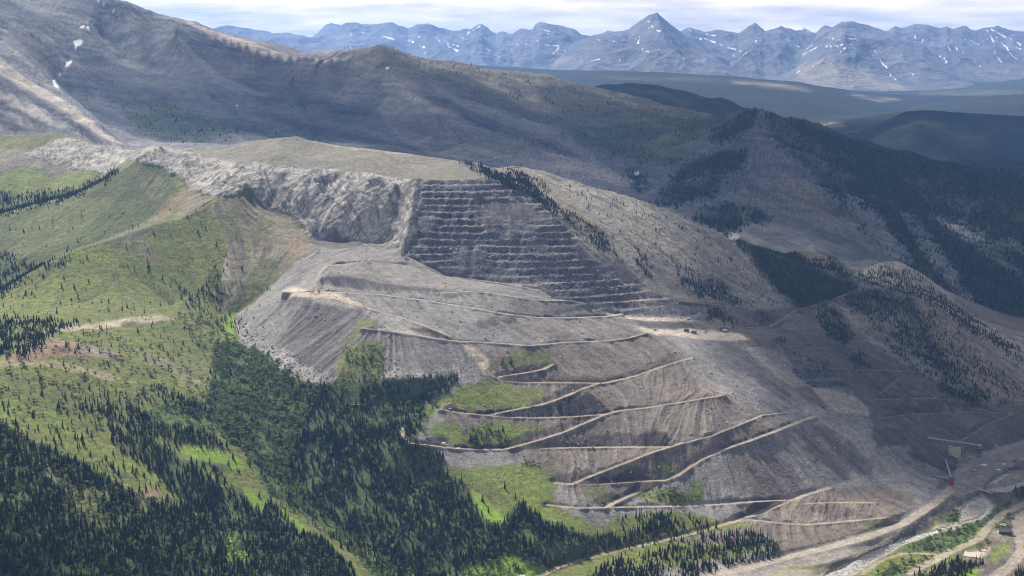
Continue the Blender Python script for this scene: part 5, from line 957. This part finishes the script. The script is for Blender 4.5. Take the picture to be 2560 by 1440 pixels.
def thing(name, label, cat, loc, rot=(0, 0, 0), group=None):
    o = bpy.data.objects.new(name, None); C.objects.link(o); o.location = loc; o.rotation_euler = rot; o.empty_display_size = .5
    o['label'] = label; o['category'] = cat
    if group: o['group'] = group
    return o
def tree(name, label, cat, group, p, h, wide, crown, trunk, rz):
    t = thing(name, label, cat, p, (0, 0, rz), group); t.scale = (h * wide, h * wide, h)
    cr = link('crown', crown, t); link('trunk', trunk, t); return cr
conh = rng.gamma(8, 1.36, len(con)).clip(3.5, 17) * np.where(rng.random(len(con)) < .18, .55, 1)
depth_ = con[:, 1] * CP - con[:, 2] * SP
cpx, cpy = project(con[:, 0], con[:, 1], con[:, 2])
# sparse alpine trees are smaller
top_small = np.clip(np.interp(con[:, 0] / con[:, 1], [.02, .10], [1, .9]) * np.interp(con[:, 1], [2900, 3300], [1, .85]), .5, 1); conh *= top_small * np.where(con[:, 1] > 2750, .8, 1)
near_ok = (cpx > 10) & (cpx < 2550) & (cpy < 1436) & (cpy > 500)
order = np.argsort(-(conh / depth_) * near_ok)[:290]
mask = np.ones(len(con), bool); mask[order] = False
protos_c = [None] * len(CROWNS)
for n_, k in enumerate(order):
    v = n_ % len(CROWNS)
    cr = tree('conifer', 'tall dark green conifer in the forest close to the camera along the bottom', 'conifer', 'nearest conifers of the dark forest', con[k], conh[k], rng.uniform(.85, 1.25), CROWNS[v], TRUNK, rng.uniform(0, 6.28))
    if protos_c[v] is None: protos_c[v] = cr
LONE = [(21,975),(48,998),(105,989),(188,1017),(250,993),(179,1059),(218,1081),(229,1095),(246,1052),(341,1158),(283,1137),(104,1181),(318,770),(195,745),(151,761),(88,675),(160,698),(155,721),(186,721),(155,661),(200,654),(336,673),(371,671),(406,698),(420,847),(401,844),(605,675),(541,615),(568,664),(457,682),(178,752),(306,775),(142,784),(270,778),(222,707),(232,760)]
for k, (px, py) in enumerate(LONE):
    p = ground_at(px, py); h = [9, 11, 14, 12, 9][k % 5]
    tree('lone_conifer', 'single dark conifer standing apart from the others on the green slope at left', 'conifer', 'lone conifers on the green slope', p, h, 1.25, CROWNS[k % 4], TRUNK, k * 1.7)
bh = rng.gamma(7, .62, len(bush)).clip(1.6, 9)
bpx, bpy_ = project(bush[:, 0], bush[:, 1], bush[:, 2]); ok = (bpx > 10) & (bpx < 2550) & (bpy_ < 1436)
border = np.argsort(-(bh / bush[:, 1]) * ok)[:160]; bmask = np.ones(len(bush), bool); bmask[border] = False
protos_b = [None] * len(LEAFS)
for n_, k in enumerate(border):
    v = n_ % len(LEAFS)
    cr = tree('broadleaf_tree', 'rounded light green broadleaf tree among the nearest conifers', 'broadleaf tree', 'broadleaf trees among the nearest conifers', bush[k], bh[k], rng.uniform(.9, 1.4), LEAFS[v], LTRUNK, rng.uniform(0, 6.28))
    if protos_b[v] is None: protos_b[v] = cr
rs = np.exp(rng.normal(.55, .5, len(rk))).clip(.8, 6.5)
rpx, rpy = project(rk[:, 0], rk[:, 1], rk[:, 2])
rorder = np.argsort(-(rs / rk[:, 1]))[:200]; rmask = np.ones(len(rk), bool); rmask[rorder] = False
protos_r = [None] * len(RK)
for n_, k in enumerate(rorder):
    v = n_ % len(RK)
    o = link('boulder', RK[v], label='big pale grey boulder lying loose on the grey waste rock slope', category='boulder', group='big boulders on the waste rock'); o.location = rk[k] + (0, 0, rs[k] * .15); o.scale = (rs[k],) * 3; o.rotation_euler = (0, 0, rng.uniform(0, 6.28))
    if protos_r[v] is None: protos_r[v] = o
instancer('forest', con[mask], conh[mask], rng.uniform(.8, 1.3, mask.sum()), protos_c, 'dark green conifer forest covering the slopes', 'forest', 1)
instancer('distant_forest', conm, rng.gamma(9, .95, len(conm)).clip(4, 15), rng.uniform(1.4, 2.2, len(conm)), protos_c, 'dark conifer forest on the mountain flanks behind the quarry', 'forest', 2)
instancer('thicket', bush[bmask], bh[bmask], rng.uniform(.9, 1.5, bmask.sum()), protos_b, 'light green broadleaf thickets between the conifers and along the river', 'thicket', 3)
instancer('rubble', rk[rmask] + (0, 0, .1), rs[rmask], np.ones(rmask.sum()), protos_r, 'loose grey rubble at the foot of the waste rock slopes', 'rubble', 4)
# ---------------------------------------------------------------- machines, buildings and other things of the mine
PAL = {}
def paint(name, col, rough=.6, metal=0.0, dirt=.25):
    if name in PAL: return PAL[name]
    m, nt, b = mat(name); gp = nd(nt, 'ShaderNodeTexCoord').outputs['Object']
    n = noise(nt, gp, 1.2, 4, .65)
    nt.links.new(mixc(nt, ramp(nt, n, .45, .75, 0, dirt * 2), col, (.16, .13, .10)), b.inputs['Base Color'])
    b.inputs['Roughness'].default_value = rough; b.inputs['Metallic'].default_value = metal; b.inputs['Specular IOR Level'].default_value = .35
    PAL[name] = m; return m
YEL = paint('worn_yellow_paint', (.17, .125, .065), dirt=.5); WHT = paint('white_paint', (.78, .77, .74), dirt=.1); DRK = paint('dark_steel', (.05, .05, .055)); GRY = paint('grey_steel', (.33, .33, .34)); LGT = paint('pale_galvanised_steel', (.36, .36, .36), dirt=.1)
RED = paint('red_paint', (.30, .028, .03), dirt=.15); CON_ = paint('old_concrete', (.36, .34, .285), .9, dirt=.3); RUB = paint('tyre_rubber', (.02, .02, .02), .9, dirt=.2); GLS = paint('dark_glass', (.02, .03, .04), .1, dirt=0); TAN = paint('tan_roofing', (.52, .40, .26)); WOOD = paint('bleached_wood', (.46, .42, .36), .9); BRN = paint('brown_machine_paint', (.16, .10, .06), dirt=.3); ORG = paint('orange_machine_paint', (.50, .22, .07), dirt=.3); OLV = paint('olive_machine_paint', (.16, .14, .05)); PAD = paint('bright_concrete', (.46, .42, .37), .9, dirt=.12); CRM = paint('cream_paint', (.80, .75, .50), dirt=.1)
def solid(boxes=(), cyls=(), wedges=(), bevel=.05):
    """boxes: (cx,cy,cz,sx,sy,sz); cyls: (p, q, r0, r1); wedges: (lower outline, upper outline) as lists of points"""
    bm = bmesh.new()
    for cx, cy, cz, sx, sy, sz in boxes:
        g = bmesh.ops.create_cube(bm, size=1)
        for v in g['verts']: v.co = Vector((cx + v.co.x * sx, cy + v.co.y * sy, cz + v.co.z * sz))
    if bevel and boxes: bmesh.ops.bevel(bm, geom=list(bm.edges), offset=bevel, segments=1, affect='EDGES')
    for p, q, r0, r1 in cyls:
        p, q = Vector(p), Vector(q); d = q - p
        g = bmesh.ops.create_cone(bm, cap_ends=True, segments=14, radius1=r0, radius2=r1, depth=d.length)
        bmesh.ops.transform(bm, matrix=Matrix.Translation((p + q) / 2) @ d.to_track_quat('Z', 'Y').to_matrix().to_4x4(), verts=g['verts'])
    for lo, up in wedges:
        a = [bm.verts.new(p) for p in lo]; b = [bm.verts.new(p) for p in up]; n = len(a)
        bm.faces.new(list(reversed(a))); bm.faces.new(b)
        for i in range(n): bm.faces.new((a[i], a[(i + 1) % n], b[(i + 1) % n], b[i]))
    me = bpy.data.meshes.new('part'); bm.to_mesh(me); bm.free(); return me
def part(name, parent, m, label=None, **kw):
    me = solid(**kw); me.name = name; me.materials.append(m); return link(name, me, parent, label=label)
def wheel(parent, x, y, r, w):
    o = part('wheel', parent, RUB, cyls=[((x, y - w / 2, r), (x, y + w / 2, r), r, r)]); part('hub', o, GRY, cyls=[((x, y - w / 2 - .03, r), (x, y + w / 2 + .03, r), r * .45, r * .45)]); return o
def put(px, py): return ground_at(px, py)
def haul_truck(px, py, rz, label):
    t = thing('haul_truck', label, 'haul truck', put(px, py), (0, 0, rz), 'haul trucks on the pale pit floor'); t.scale = (1.15,) * 3
    part('chassis', t, DRK, boxes=[(0, 0, 1.5, 8.6, 2.4, .9)])
    bed = part('dump_body', t, YEL, wedges=[([(-4.6, -2.1, 2.6), (2.0, -2.1, 1.9), (2.0, 2.1, 1.9), (-4.6, 2.1, 2.6)], [(-5.2, -2.5, 4.3), (2.3, -2.5, 4.6), (2.3, 2.5, 4.6), (-5.2, 2.5, 4.3)])])
    part('canopy', bed, YEL, boxes=[(3.7, 0, 4.7, 3.2, 4.4, .22)])
    cab = part('cab', t, YEL, boxes=[(3.1, 1.0, 3.1, 1.6, 1.7, 1.7)]); part('windscreen', cab, GLS, boxes=[(3.93, 1.0, 3.45, .06, 1.5, .75)])
    part('hood', t, YEL, boxes=[(3.7, -.9, 2.3, 1.9, 2.0, 1.3)]); part('bumper', t, DRK, boxes=[(4.75, 0, 1.3, .3, 3.8, .8)])
    for x, y, w in ((3.0, -1.9, .9), (3.0, 1.9, .9), (-2.4, -1.8, 1.6), (-2.4, 1.8, 1.6)): wheel(t, x, y, 1.25, w)
haul_truck(1716, 829, math.pi * 1.04, 'mud brown haul truck on the pale pit floor, the left one of the pair')
haul_truck(1735, 833, math.pi * 1.0, 'mud brown haul truck on the pale pit floor, the right one of the pair')
def pickup(px, py, rz, m, label, s=1.0, group=None):
    t = thing('pickup_truck', label, 'pickup', put(px, py), (0, 0, rz), group); t.scale = (s,) * 3
    part('body', t, m, boxes=[(0, 0, .85, 5.2, 1.9, .7)], bevel=.1); cab = part('cab', t, m, boxes=[(.3, 0, 1.5, 2.0, 1.75, .8)], bevel=.15); part('windscreen', cab, GLS, boxes=[(1.32, 0, 1.5, .05, 1.5, .5)])
    for x in (-1.6, 1.6):
        for y in (-.85, .85): wheel(t, x, y, .4, .28)
pickup(1764, 831, .3, LGT, 'small pale grey pickup on the pit floor right of the haul trucks', 1.3)
pickup(1637, 826, 2.9, RED, 'small red pickup at the left end of the pale pit floor', 1.3)
pickup(884, 1014, .1, WHT, 'white pickup parked in the forest clearing, left of its neighbour', 1.2, 'white pickups in the forest clearing')
pickup(892, 1014, .1, WHT, 'white pickup parked in the forest clearing, right of its neighbour', 1.2, 'white pickups in the forest clearing')
def tanker(px, py):
    t = thing('tanker_truck', 'white tank truck with dark cab at the right end of the pit floor', 'tank truck', put(px, py), (0, 0, -.25)); t.scale = (1.15,) * 3
    part('chassis', t, DRK, boxes=[(0, 0, 1.0, 9.5, 1.6, .4)]); part('tank', t, WHT, cyls=[((-4.6, 0, 2.3), (2.3, 0, 2.3), 1.25, 1.25)])
    cab = part('cab', t, BRN, boxes=[(3.7, 0, 1.9, 1.9, 2.3, 2.0)]); part('windscreen', cab, GLS, boxes=[(4.68, 0, 2.3, .06, 2.0, .8)])
    for x in (-3.6, -2.3, 3.6):
        for y in (-1, 1): wheel(t, x, y, .6, .5)
tanker(1815, 829)
def drill(px, py):
    t = thing('drill_rig', 'blast hole drill rig with a tall pale mast on the upper bench', 'drill rig', put(px, py), (0, 0, .2)); t.scale = (1.2,) * 3
    for y in (-1.4, 1.4): part('track', t, DRK, boxes=[(0, y, .5, 5.5, .7, 1.0)], bevel=.2)
    part('engine_house', t, WHT, boxes=[(-1.2, 0, 2.1, 4.4, 3.0, 1.9)]); cab = part('cab', t, WHT, boxes=[(1.9, -.8, 2.2, 1.4, 1.3, 1.8)]); part('window', cab, GLS, boxes=[(2.62, -.8, 2.5, .05, 1.1, .8)])
    part('mast', t, LGT, cyls=[((2.9, .3, .6), (2.9, .3, 14), .35, .3), ((2.9, .95, .6), (2.9, .95, 14), .2, .2)] + [((2.9, .3, z), (2.9, .95, z + 1), .1, .1) for z in range(1, 13)])
drill(1722, 799)
def excavator(px, py, m, label, rz, s=1.0):
    t = thing('excavator', label, 'excavator', put(px, py), (0, 0, rz)); t.scale = (s,) * 3
    for y in (-1.5, 1.5): part('track', t, DRK, boxes=[(0, y, .55, 5.4, .8, 1.1)], bevel=.25)
    part('upper_body', t, m, boxes=[(-.8, 0, 2.0, 4.6, 3.2, 1.6)]); cab = part('cab', t, m, boxes=[(1.2, 1.0, 2.6, 1.7, 1.2, 1.9)]); part('window', cab, GLS, boxes=[(2.07, 1.0, 2.9, .05, 1.0, 1.0)])
    boom = part('boom', t, m, cyls=[((1.2, -.2, 2.2), (4.2, -.2, 5.6), .45, .38), ((4.2, -.2, 5.6), (6.6, -.2, 4.4), .38, .3)]); part('stick', boom, m, cyls=[((6.6, -.2, 4.4), (6.9, -.2, 1.6), .3, .22)]); part('bucket', boom, DRK, wedges=[([(6.2, -1, .3), (7.2, -1, .3), (7.2, .6, .3), (6.2, .6, .3)], [(6.0, -1, 1.7), (7.5, -1, 1.5), (7.5, .6, 1.5), (6.0, .6, 1.7)])])
excavator(2057, 1020, BRN, 'brown excavator standing on the lower pit floor beside broken rock', 2.6, 1.5)
excavator(2535, 1155, OLV, 'olive excavator at the far side of the gravel yard', .4, 1.1)
def loader(px, py):
    t = thing('wheel_loader', 'orange and white wheel loader on the gravel yard right of the red bin', 'loader', put(px, py), (0, 0, -.3)); t.scale = (1.25,) * 3
    part('body', t, ORG, boxes=[(-1.8, 0, 1.9, 3.6, 2.3, 1.5)]); cab = part('cab', t, WHT, boxes=[(.1, 0, 2.9, 1.7, 1.7, 1.7)]); part('window', cab, GLS, boxes=[(.97, 0, 3.1, .05, 1.4, .9)])
    arm = part('lift_arm', t, ORG, cyls=[((.8, y, 2.2), (3.6, y, .9), .25, .2) for y in (-.7, .7)]); part('bucket', arm, ORG, wedges=[([(3.6, -1.6, .15), (4.9, -1.6, .15), (4.9, 1.6, .15), (3.6, 1.6, .15)], [(3.4, -1.6, 1.6), (4.3, -1.6, 1.4), (4.3, 1.6, 1.4), (3.4, 1.6, 1.6)])])
    for x in (-2.3, 1.3):
        for y in (-1.25, 1.25): wheel(t, x, y, .85, .7)
loader(2437, 1180)
# crusher house
p = put(2387, 1148); t = thing('crusher_building', 'tall stained concrete crusher block built into the bank above the yard', 'building', p, (0, 0, -.12))
part('wall', t, CON_, boxes=[(0, 6, 8.0, 22, 12, 24)], bevel=.15); part('parapet', t, CON_, boxes=[(-8, 6, 21.0, 6, 12.3, 2.2)]); part('doorway', t, GLS, boxes=[(-8.2, -.05, 9.6, 2.2, .3, 2.6)], bevel=.02); part('doorway', t, GLS, boxes=[(8.6, -.05, 1.6, 1.6, .3, 2.6)], bevel=.02)
part('pilaster', t, CON_, boxes=[(10.2, -.35, 7.2, 1.2, .7, 18)]); part('ledge', t, PAD, boxes=[(-10.5, -1.2, 8.0, 5.5, 2.4, .5)])
part('retaining_bank', t, paint('dark_green_bank', (.045, .05, .035)), wedges=[([(-13, -9, -6), (10, -5, -6), (10, -.2, -6), (-13, -.2, -6)], [(-9.5, -2.2, 7.4), (4, -1.2, 1.0), (4, -.2, 1.4), (-9.5, -.2, 7.6)])])  # very dark green bank sloping against the foot of the wall
# tower and long conveyor
pt = put(2447, 1144); t = thing('transfer_tower', 'dark steel lattice tower at the right end of the long conveyor', 'tower', pt, (0, 0, .2))
for x in (-3.4, 3.4):
    for y in (-3, 3): part('leg', t, DRK, cyls=[((x, y, -1.5), (x, y, 25), .35, .35)])
part('bracing', t, DRK, cyls=[((a * 3.4, -3, z), (-a * 3.4, -3, z + 5), .16, .16) for z in (0, 5, 10, 15, 20) for a in (-1, 1)] + [((3.4, a * 3, z), (3.4, -a * 3, z + 5), .16, .16) for z in (0, 5, 10, 15, 20) for a in (-1, 1)])
for z in (5.2, 11.5, 17.5): part('platform', t, GRY, boxes=[(0, 0, z, 8, 7, .35)])
part('head_house', t, GRY, boxes=[(0, 0, 23, 7.6, 6.6, 4)]); part('chute', t, DRK, wedges=[([(-1.4, -1.4, 6), (1.4, -1.4, 6), (1.4, 1.4, 6), (-1.4, 1.4, 6)], [(-2.6, -2.6, 17), (2.6, -2.6, 17), (2.6, 2.6, 17), (-2.6, 2.6, 17)])])
A = put(2318, 1098) + Vector((0, 0, 2.0)); B = pt + Vector((-3.5, 0, 24.0))
def conveyor(A, B, w, m, label, supports=()):
    t = thing('conveyor', label, 'conveyor', (0, 0, 0)); t.location = A; d = B - A
    n = Vector((-d.y, d.x, 0)).normalized() * w / 2; u = Vector((0, 0, 1.0))
    part('gallery', t, m, wedges=[([-n - u * .5, d - n - u * .5, d + n - u * .5, n - u * .5], [-n * 1.0 + u * .7, d - n + u * .7, d + n + u * .7, n + u * .7])])
    part('hood', t, m, wedges=[([-n * .7 + u * .72, d - n * .7 + u * .72, d + n * .7 + u * .72, n * .7 + u * .72], [-n * .3 + u * 1.5, d - n * .3 + u * 1.5, d + n * .3 + u * 1.5, n * .3 + u * 1.5])])
    for f in supports:
        q = d * f; g = float(height(np.array(A.x + q.x), np.array(A.y + q.y))) - A.z - .5
        if q.z - g > 1: part('trestle', t, LGT, cyls=[((q.x + n.x, q.y + n.y, g), (q.x + n.x * .6, q.y + n.y * .6, q.z - .5), .25, .2), ((q.x - n.x, q.y - n.y, g), (q.x - n.x * .6, q.y - n.y * .6, q.z - .5), .25, .2)])
conveyor(A, B, 2.6, LGT, 'long pale overhead conveyor running left from the lattice tower to the hillside', (.3, .52, .72))
# red bin with its two belts
pr = put(2378, 1216); t = thing('loading_bin', 'bright red loading bin on steel legs beside the haul road', 'bin', pr, (0, 0, .15))
for x in (-3.2, 3.2):
    for y in (-2.6, 2.6): part('leg', t, RED, cyls=[((x, y, -1), (x, y, 5.2), .4, .4)])
part('bin_body', t, RED, boxes=[(0, 0, 10.6, 8, 6.6, 8.4)]); part('hopper', t, DRK, wedges=[([(-1.3, -1.2, 2.4), (1.3, -1.2, 2.4), (1.3, 1.2, 2.4), (-1.3, 1.2, 2.4)], [(-3.9, -3.2, 6.3), (3.9, -3.2, 6.3), (3.9, 3.2, 6.3), (-3.9, 3.2, 6.3)])])
part('roof', t, DRK, wedges=[([(-4.3, -3.6, 14.8), (4.3, -3.6, 14.8), (4.3, 3.6, 14.8), (-4.3, 3.6, 14.8)], [(-4.3, -.3, 16.6), (4.3, -.3, 16.6), (4.3, .3, 16.6), (-4.3, .3, 16.6)])]); part('ladder', t, GRY, cyls=[((4.3, -2 + a, 0), (4.3, -2 + a, 14.6), .1, .1) for a in (0, .6)])
conveyor(put(2333, 1190) + Vector((0, 0, 1.2)), pr + Vector((-4.4, 0, 14)), 2.0, GRY, 'short grey belt conveyor rising from the left to the red bin', (.35, .65))
conveyor(put(2364, 1152) + Vector((0, 0, 1.0)), pr + Vector((0, 3.8, 15.5)), 3.0, paint('dusty_belt_cover', (.40, .34, .29)), 'dusty brown conveyor coming down from the crusher to the red bin', (.3, .6))
# trailer, cabin, odds and ends
def cabin(px, py, sx, sy, sz, wall, roof, name, label, cat, rz):
    t = thing(name, label, cat, put(px, py), (0, 0, rz)); part('wall', t, wall, boxes=[(0, 0, sz / 2 - .2, sx, sy, sz)]); part('roof', t, roof, boxes=[(0, 0, sz + .02, sx + .5, sy + .5, .3)]); part('door', t, DRK, boxes=[(-sx * .2, -sy / 2 - .03, sz * .4, .9, .1, sz * .75)], bevel=.01); part('window', t, GLS, boxes=[(sx * .22, -sy / 2 - .03, sz * .58, 1.1, .1, .8)], bevel=.01)
cabin(1109, 1113, 5.6, 2.8, 3.2, CRM, WHT, 'site_trailer', 'cream site trailer beside the road under the green cut bank', 'trailer', .1)
cabin(1125, 1026, 4.2, 3.2, 3.6, BRN, GRY, 'explosives_hut', 'small dark hut on the turning place at the road end', 'hut', -.1)
cabin(1305, 1446, 9, 6, 4.0, TAN, TAN, 'shed', 'tan roofed shed cut off by the bottom edge of the photo', 'shed', .2)
def slab(px, py, sx, sy, rz, m, label, name='liner_sheet', cat='sheet', group=None, th=.35):
    p = put(px, py); t = link(name, solid(boxes=[(0, 0, .15, sx, sy, th)], bevel=.04), label=label, category=cat, group=group); t.data.materials.append(m); t.location = p; t.rotation_euler = (0, 0, rz)
slab(1144, 1120.5, 9, 4, .05, WHT, 'bright white sheet lying on the road edge right of the cream trailer')
slab(2460, 1162, 8, 12, .5, WHT, 'white sheet lying on the gravel yard behind the loader', group='white sheets on the yard'); slab(2510, 1161, 6, 7, -.3, WHT, 'small white sheet on the yard near the olive excavator', group='white sheets on the yard')
slab(2496, 1174, 8, 5, .1, WHT, 'white sheet on the yard in front of the grey tank', group='white sheets on the yard'); slab(2452, 1191, 8, 6, .2, PAD, 'dull white sheet on the yard below the loader', group='white sheets on the yard'); slab(2390, 1216, 9, 6, -.2, PAD, 'pale slab on the ground right of the red bin', group='white sheets on the yard')
slab(2430, 1388, 24, 26, -.35, PAD, 'large pale concrete pad among the conifers by the river road', 'concrete_pad', 'pad', th=1.0); slab(2464, 1377, 16, 8, -.2, PAD, 'small pale concrete pad above the larger one', 'concrete_pad', 'pad', th=.8); slab(2507, 1313, 14, 14, .4, PAD, 'pale rubble covered pad above the dark shed', 'concrete_pad', 'pad', th=.6)
slab(2127, 1029, 9, 9, .4, PAD, 'white block face shining on the lower pit floor edge', 'rock_block', 'rock', th=5)
p = put(2512, 1334); t = thing('dark_shed', 'long dark shed with white ends between the two river roads', 'shed', p, (0, 0, -.1)); part('wall', t, DRK, boxes=[(0, 0, 1.8, 21, 11, 4.6)]); part('roof', t, paint('dark_roofing', (.07, .07, .08)), wedges=[([(-11, -6, 4.1), (11, -6, 4.1), (11, 6, 4.1), (-11, 6, 4.1)], [(-11, -.3, 6.2), (11, -.3, 6.2), (11, .3, 6.2), (-11, .3, 6.2)])])
for x in (-10.8, 10.8): part('end_panel', t, WHT, boxes=[(x, 0, 1.7, .5, 8, 3.8)])
p = put(2526, 1171); t = thing('water_tank', 'grey round tank on a dark stand at the edge of the yard', 'tank', p); part('drum', t, GRY, cyls=[((0, 0, 2.2), (0, 0, 7.5), 3.2, 3.2), ((0, 0, 7.5), (0, 0, 8.3), 3.2, .6)]); part('stand', t, DRK, boxes=[(0, 0, 1.0, 5.0, 5.0, 2.6)])
for k, (px, py, h, lab) in enumerate([(2419, 1371, 10, 'wooden utility pole on the road shoulder beside the thicket'), (2533, 1262, 11, 'wooden utility pole near the river bend at the right edge'), (2330, 1412, 10, 'wooden utility pole at the foot of the river road'), (2413, 1438, 14, 'wooden utility pole at the bottom edge of the photo'), (1117, 1113, 7, 'short wooden pole right of the cream trailer')]):
    t = thing('utility_pole', lab, 'pole', put(px, py), (0, 0, .4)); part('post', t, WOOD, cyls=[((0, 0, -1), (0, 0, h), .22, .15)]); ca = part('crossarm', t, WOOD, boxes=[(0, 0, h - .8, 2.4, .16, .18)], bevel=.02); part('insulator', ca, LGT, cyls=[((x, 0, h - .7), (x, 0, h - .35), .09, .06) for x in (-1, 0, 1)])
a = put(2448, 1226) + Vector((0, 0, 2.2)); b_ = put(2480, 1238) + Vector((0, 0, 2.2)); t = thing('bridge', 'small flat road bridge over the upper river', 'bridge', a); d = b_ - a; n = Vector((-d.y, d.x, 0)).normalized() * 3
part('deck', t, PAD, wedges=[([-n, d - n, d + n, n], [-n + Vector((0, 0, .6)), d - n + Vector((0, 0, .6)), d + n + Vector((0, 0, .6)), n + Vector((0, 0, .6))])])
for s in (-1, 1): part('railing', t, GRY, cyls=[(n * s * .95 + Vector((0, 0, 1.5)), d + n * s * .95 + Vector((0, 0, 1.5)), .1, .1)] + [(n * s * .95 + d * f + Vector((0, 0, .5)), n * s * .95 + d * f + Vector((0, 0, 1.5)), .08, .08) for f in (0, .25, .5, .75, 1)])
for f in (.02, .98): part('abutment', t, CON_, boxes=[(d.x * f, d.y * f, -2, 4, 6, 3.8)])
# fallen logs and dead standing trees
LOG = solid(cyls=[((-5, 0, .2), (5, 0, .25), .30, .14), ((2, 0, .2), (3.2, 1.2, .9), .1, .04), ((3, 0, .2), (4, -1.1, .7), .09, .04)]); LOG.name = 'fallen_log'; LOG.materials.append(WOOD)
r = random.Random(5)
for k in range(60):
    px, py = (r.uniform(1372, 1440), r.uniform(1205, 1300)) if k < 36 else (r.uniform(1140, 1320), r.uniform(1180, 1225))
    p = put(px, py); e = put(px + 4, py + 4); o = link('fallen_log', LOG, label='bleached fallen log lying on the green slope under the lowest quarry roads', category='log', group='fallen logs on the green slope'); o.location = p + Vector((0, 0, .25)); o.scale = (r.uniform(.6, 1.25),) * 3; o.rotation_euler = (0, r.uniform(-.2, .2), r.uniform(0, 3.1))
SNAG = solid(cyls=[((0, 0, -.06), (.01, 0, 1), .02, .004)] + [((0, 0, z), (.11 * (1.1 - z) * math.cos(z * 40), .11 * (1.1 - z) * math.sin(z * 40), z + .03), .006, .002) for z in np.linspace(.25, .92, 14)]); SNAG.name = 'dead_tree'; SNAG.materials.append(WOOD)
for k in range(70):
    px, py = (r.uniform(1095, 1250), r.uniform(1185, 1250)) if k < 45 else (r.uniform(1380, 1540), r.uniform(1315, 1345))
    o = link('dead_tree', SNAG, label='grey dead standing tree at the forest edge below the quarry', category='dead tree', group='grey dead trees at the forest edge'); o.location = put(px, py); h = r.uniform(8, 13); o.scale = (h, h, h); o.rotation_euler = (r.uniform(-.06, .06), r.uniform(-.06, .06), r.uniform(0, 6))
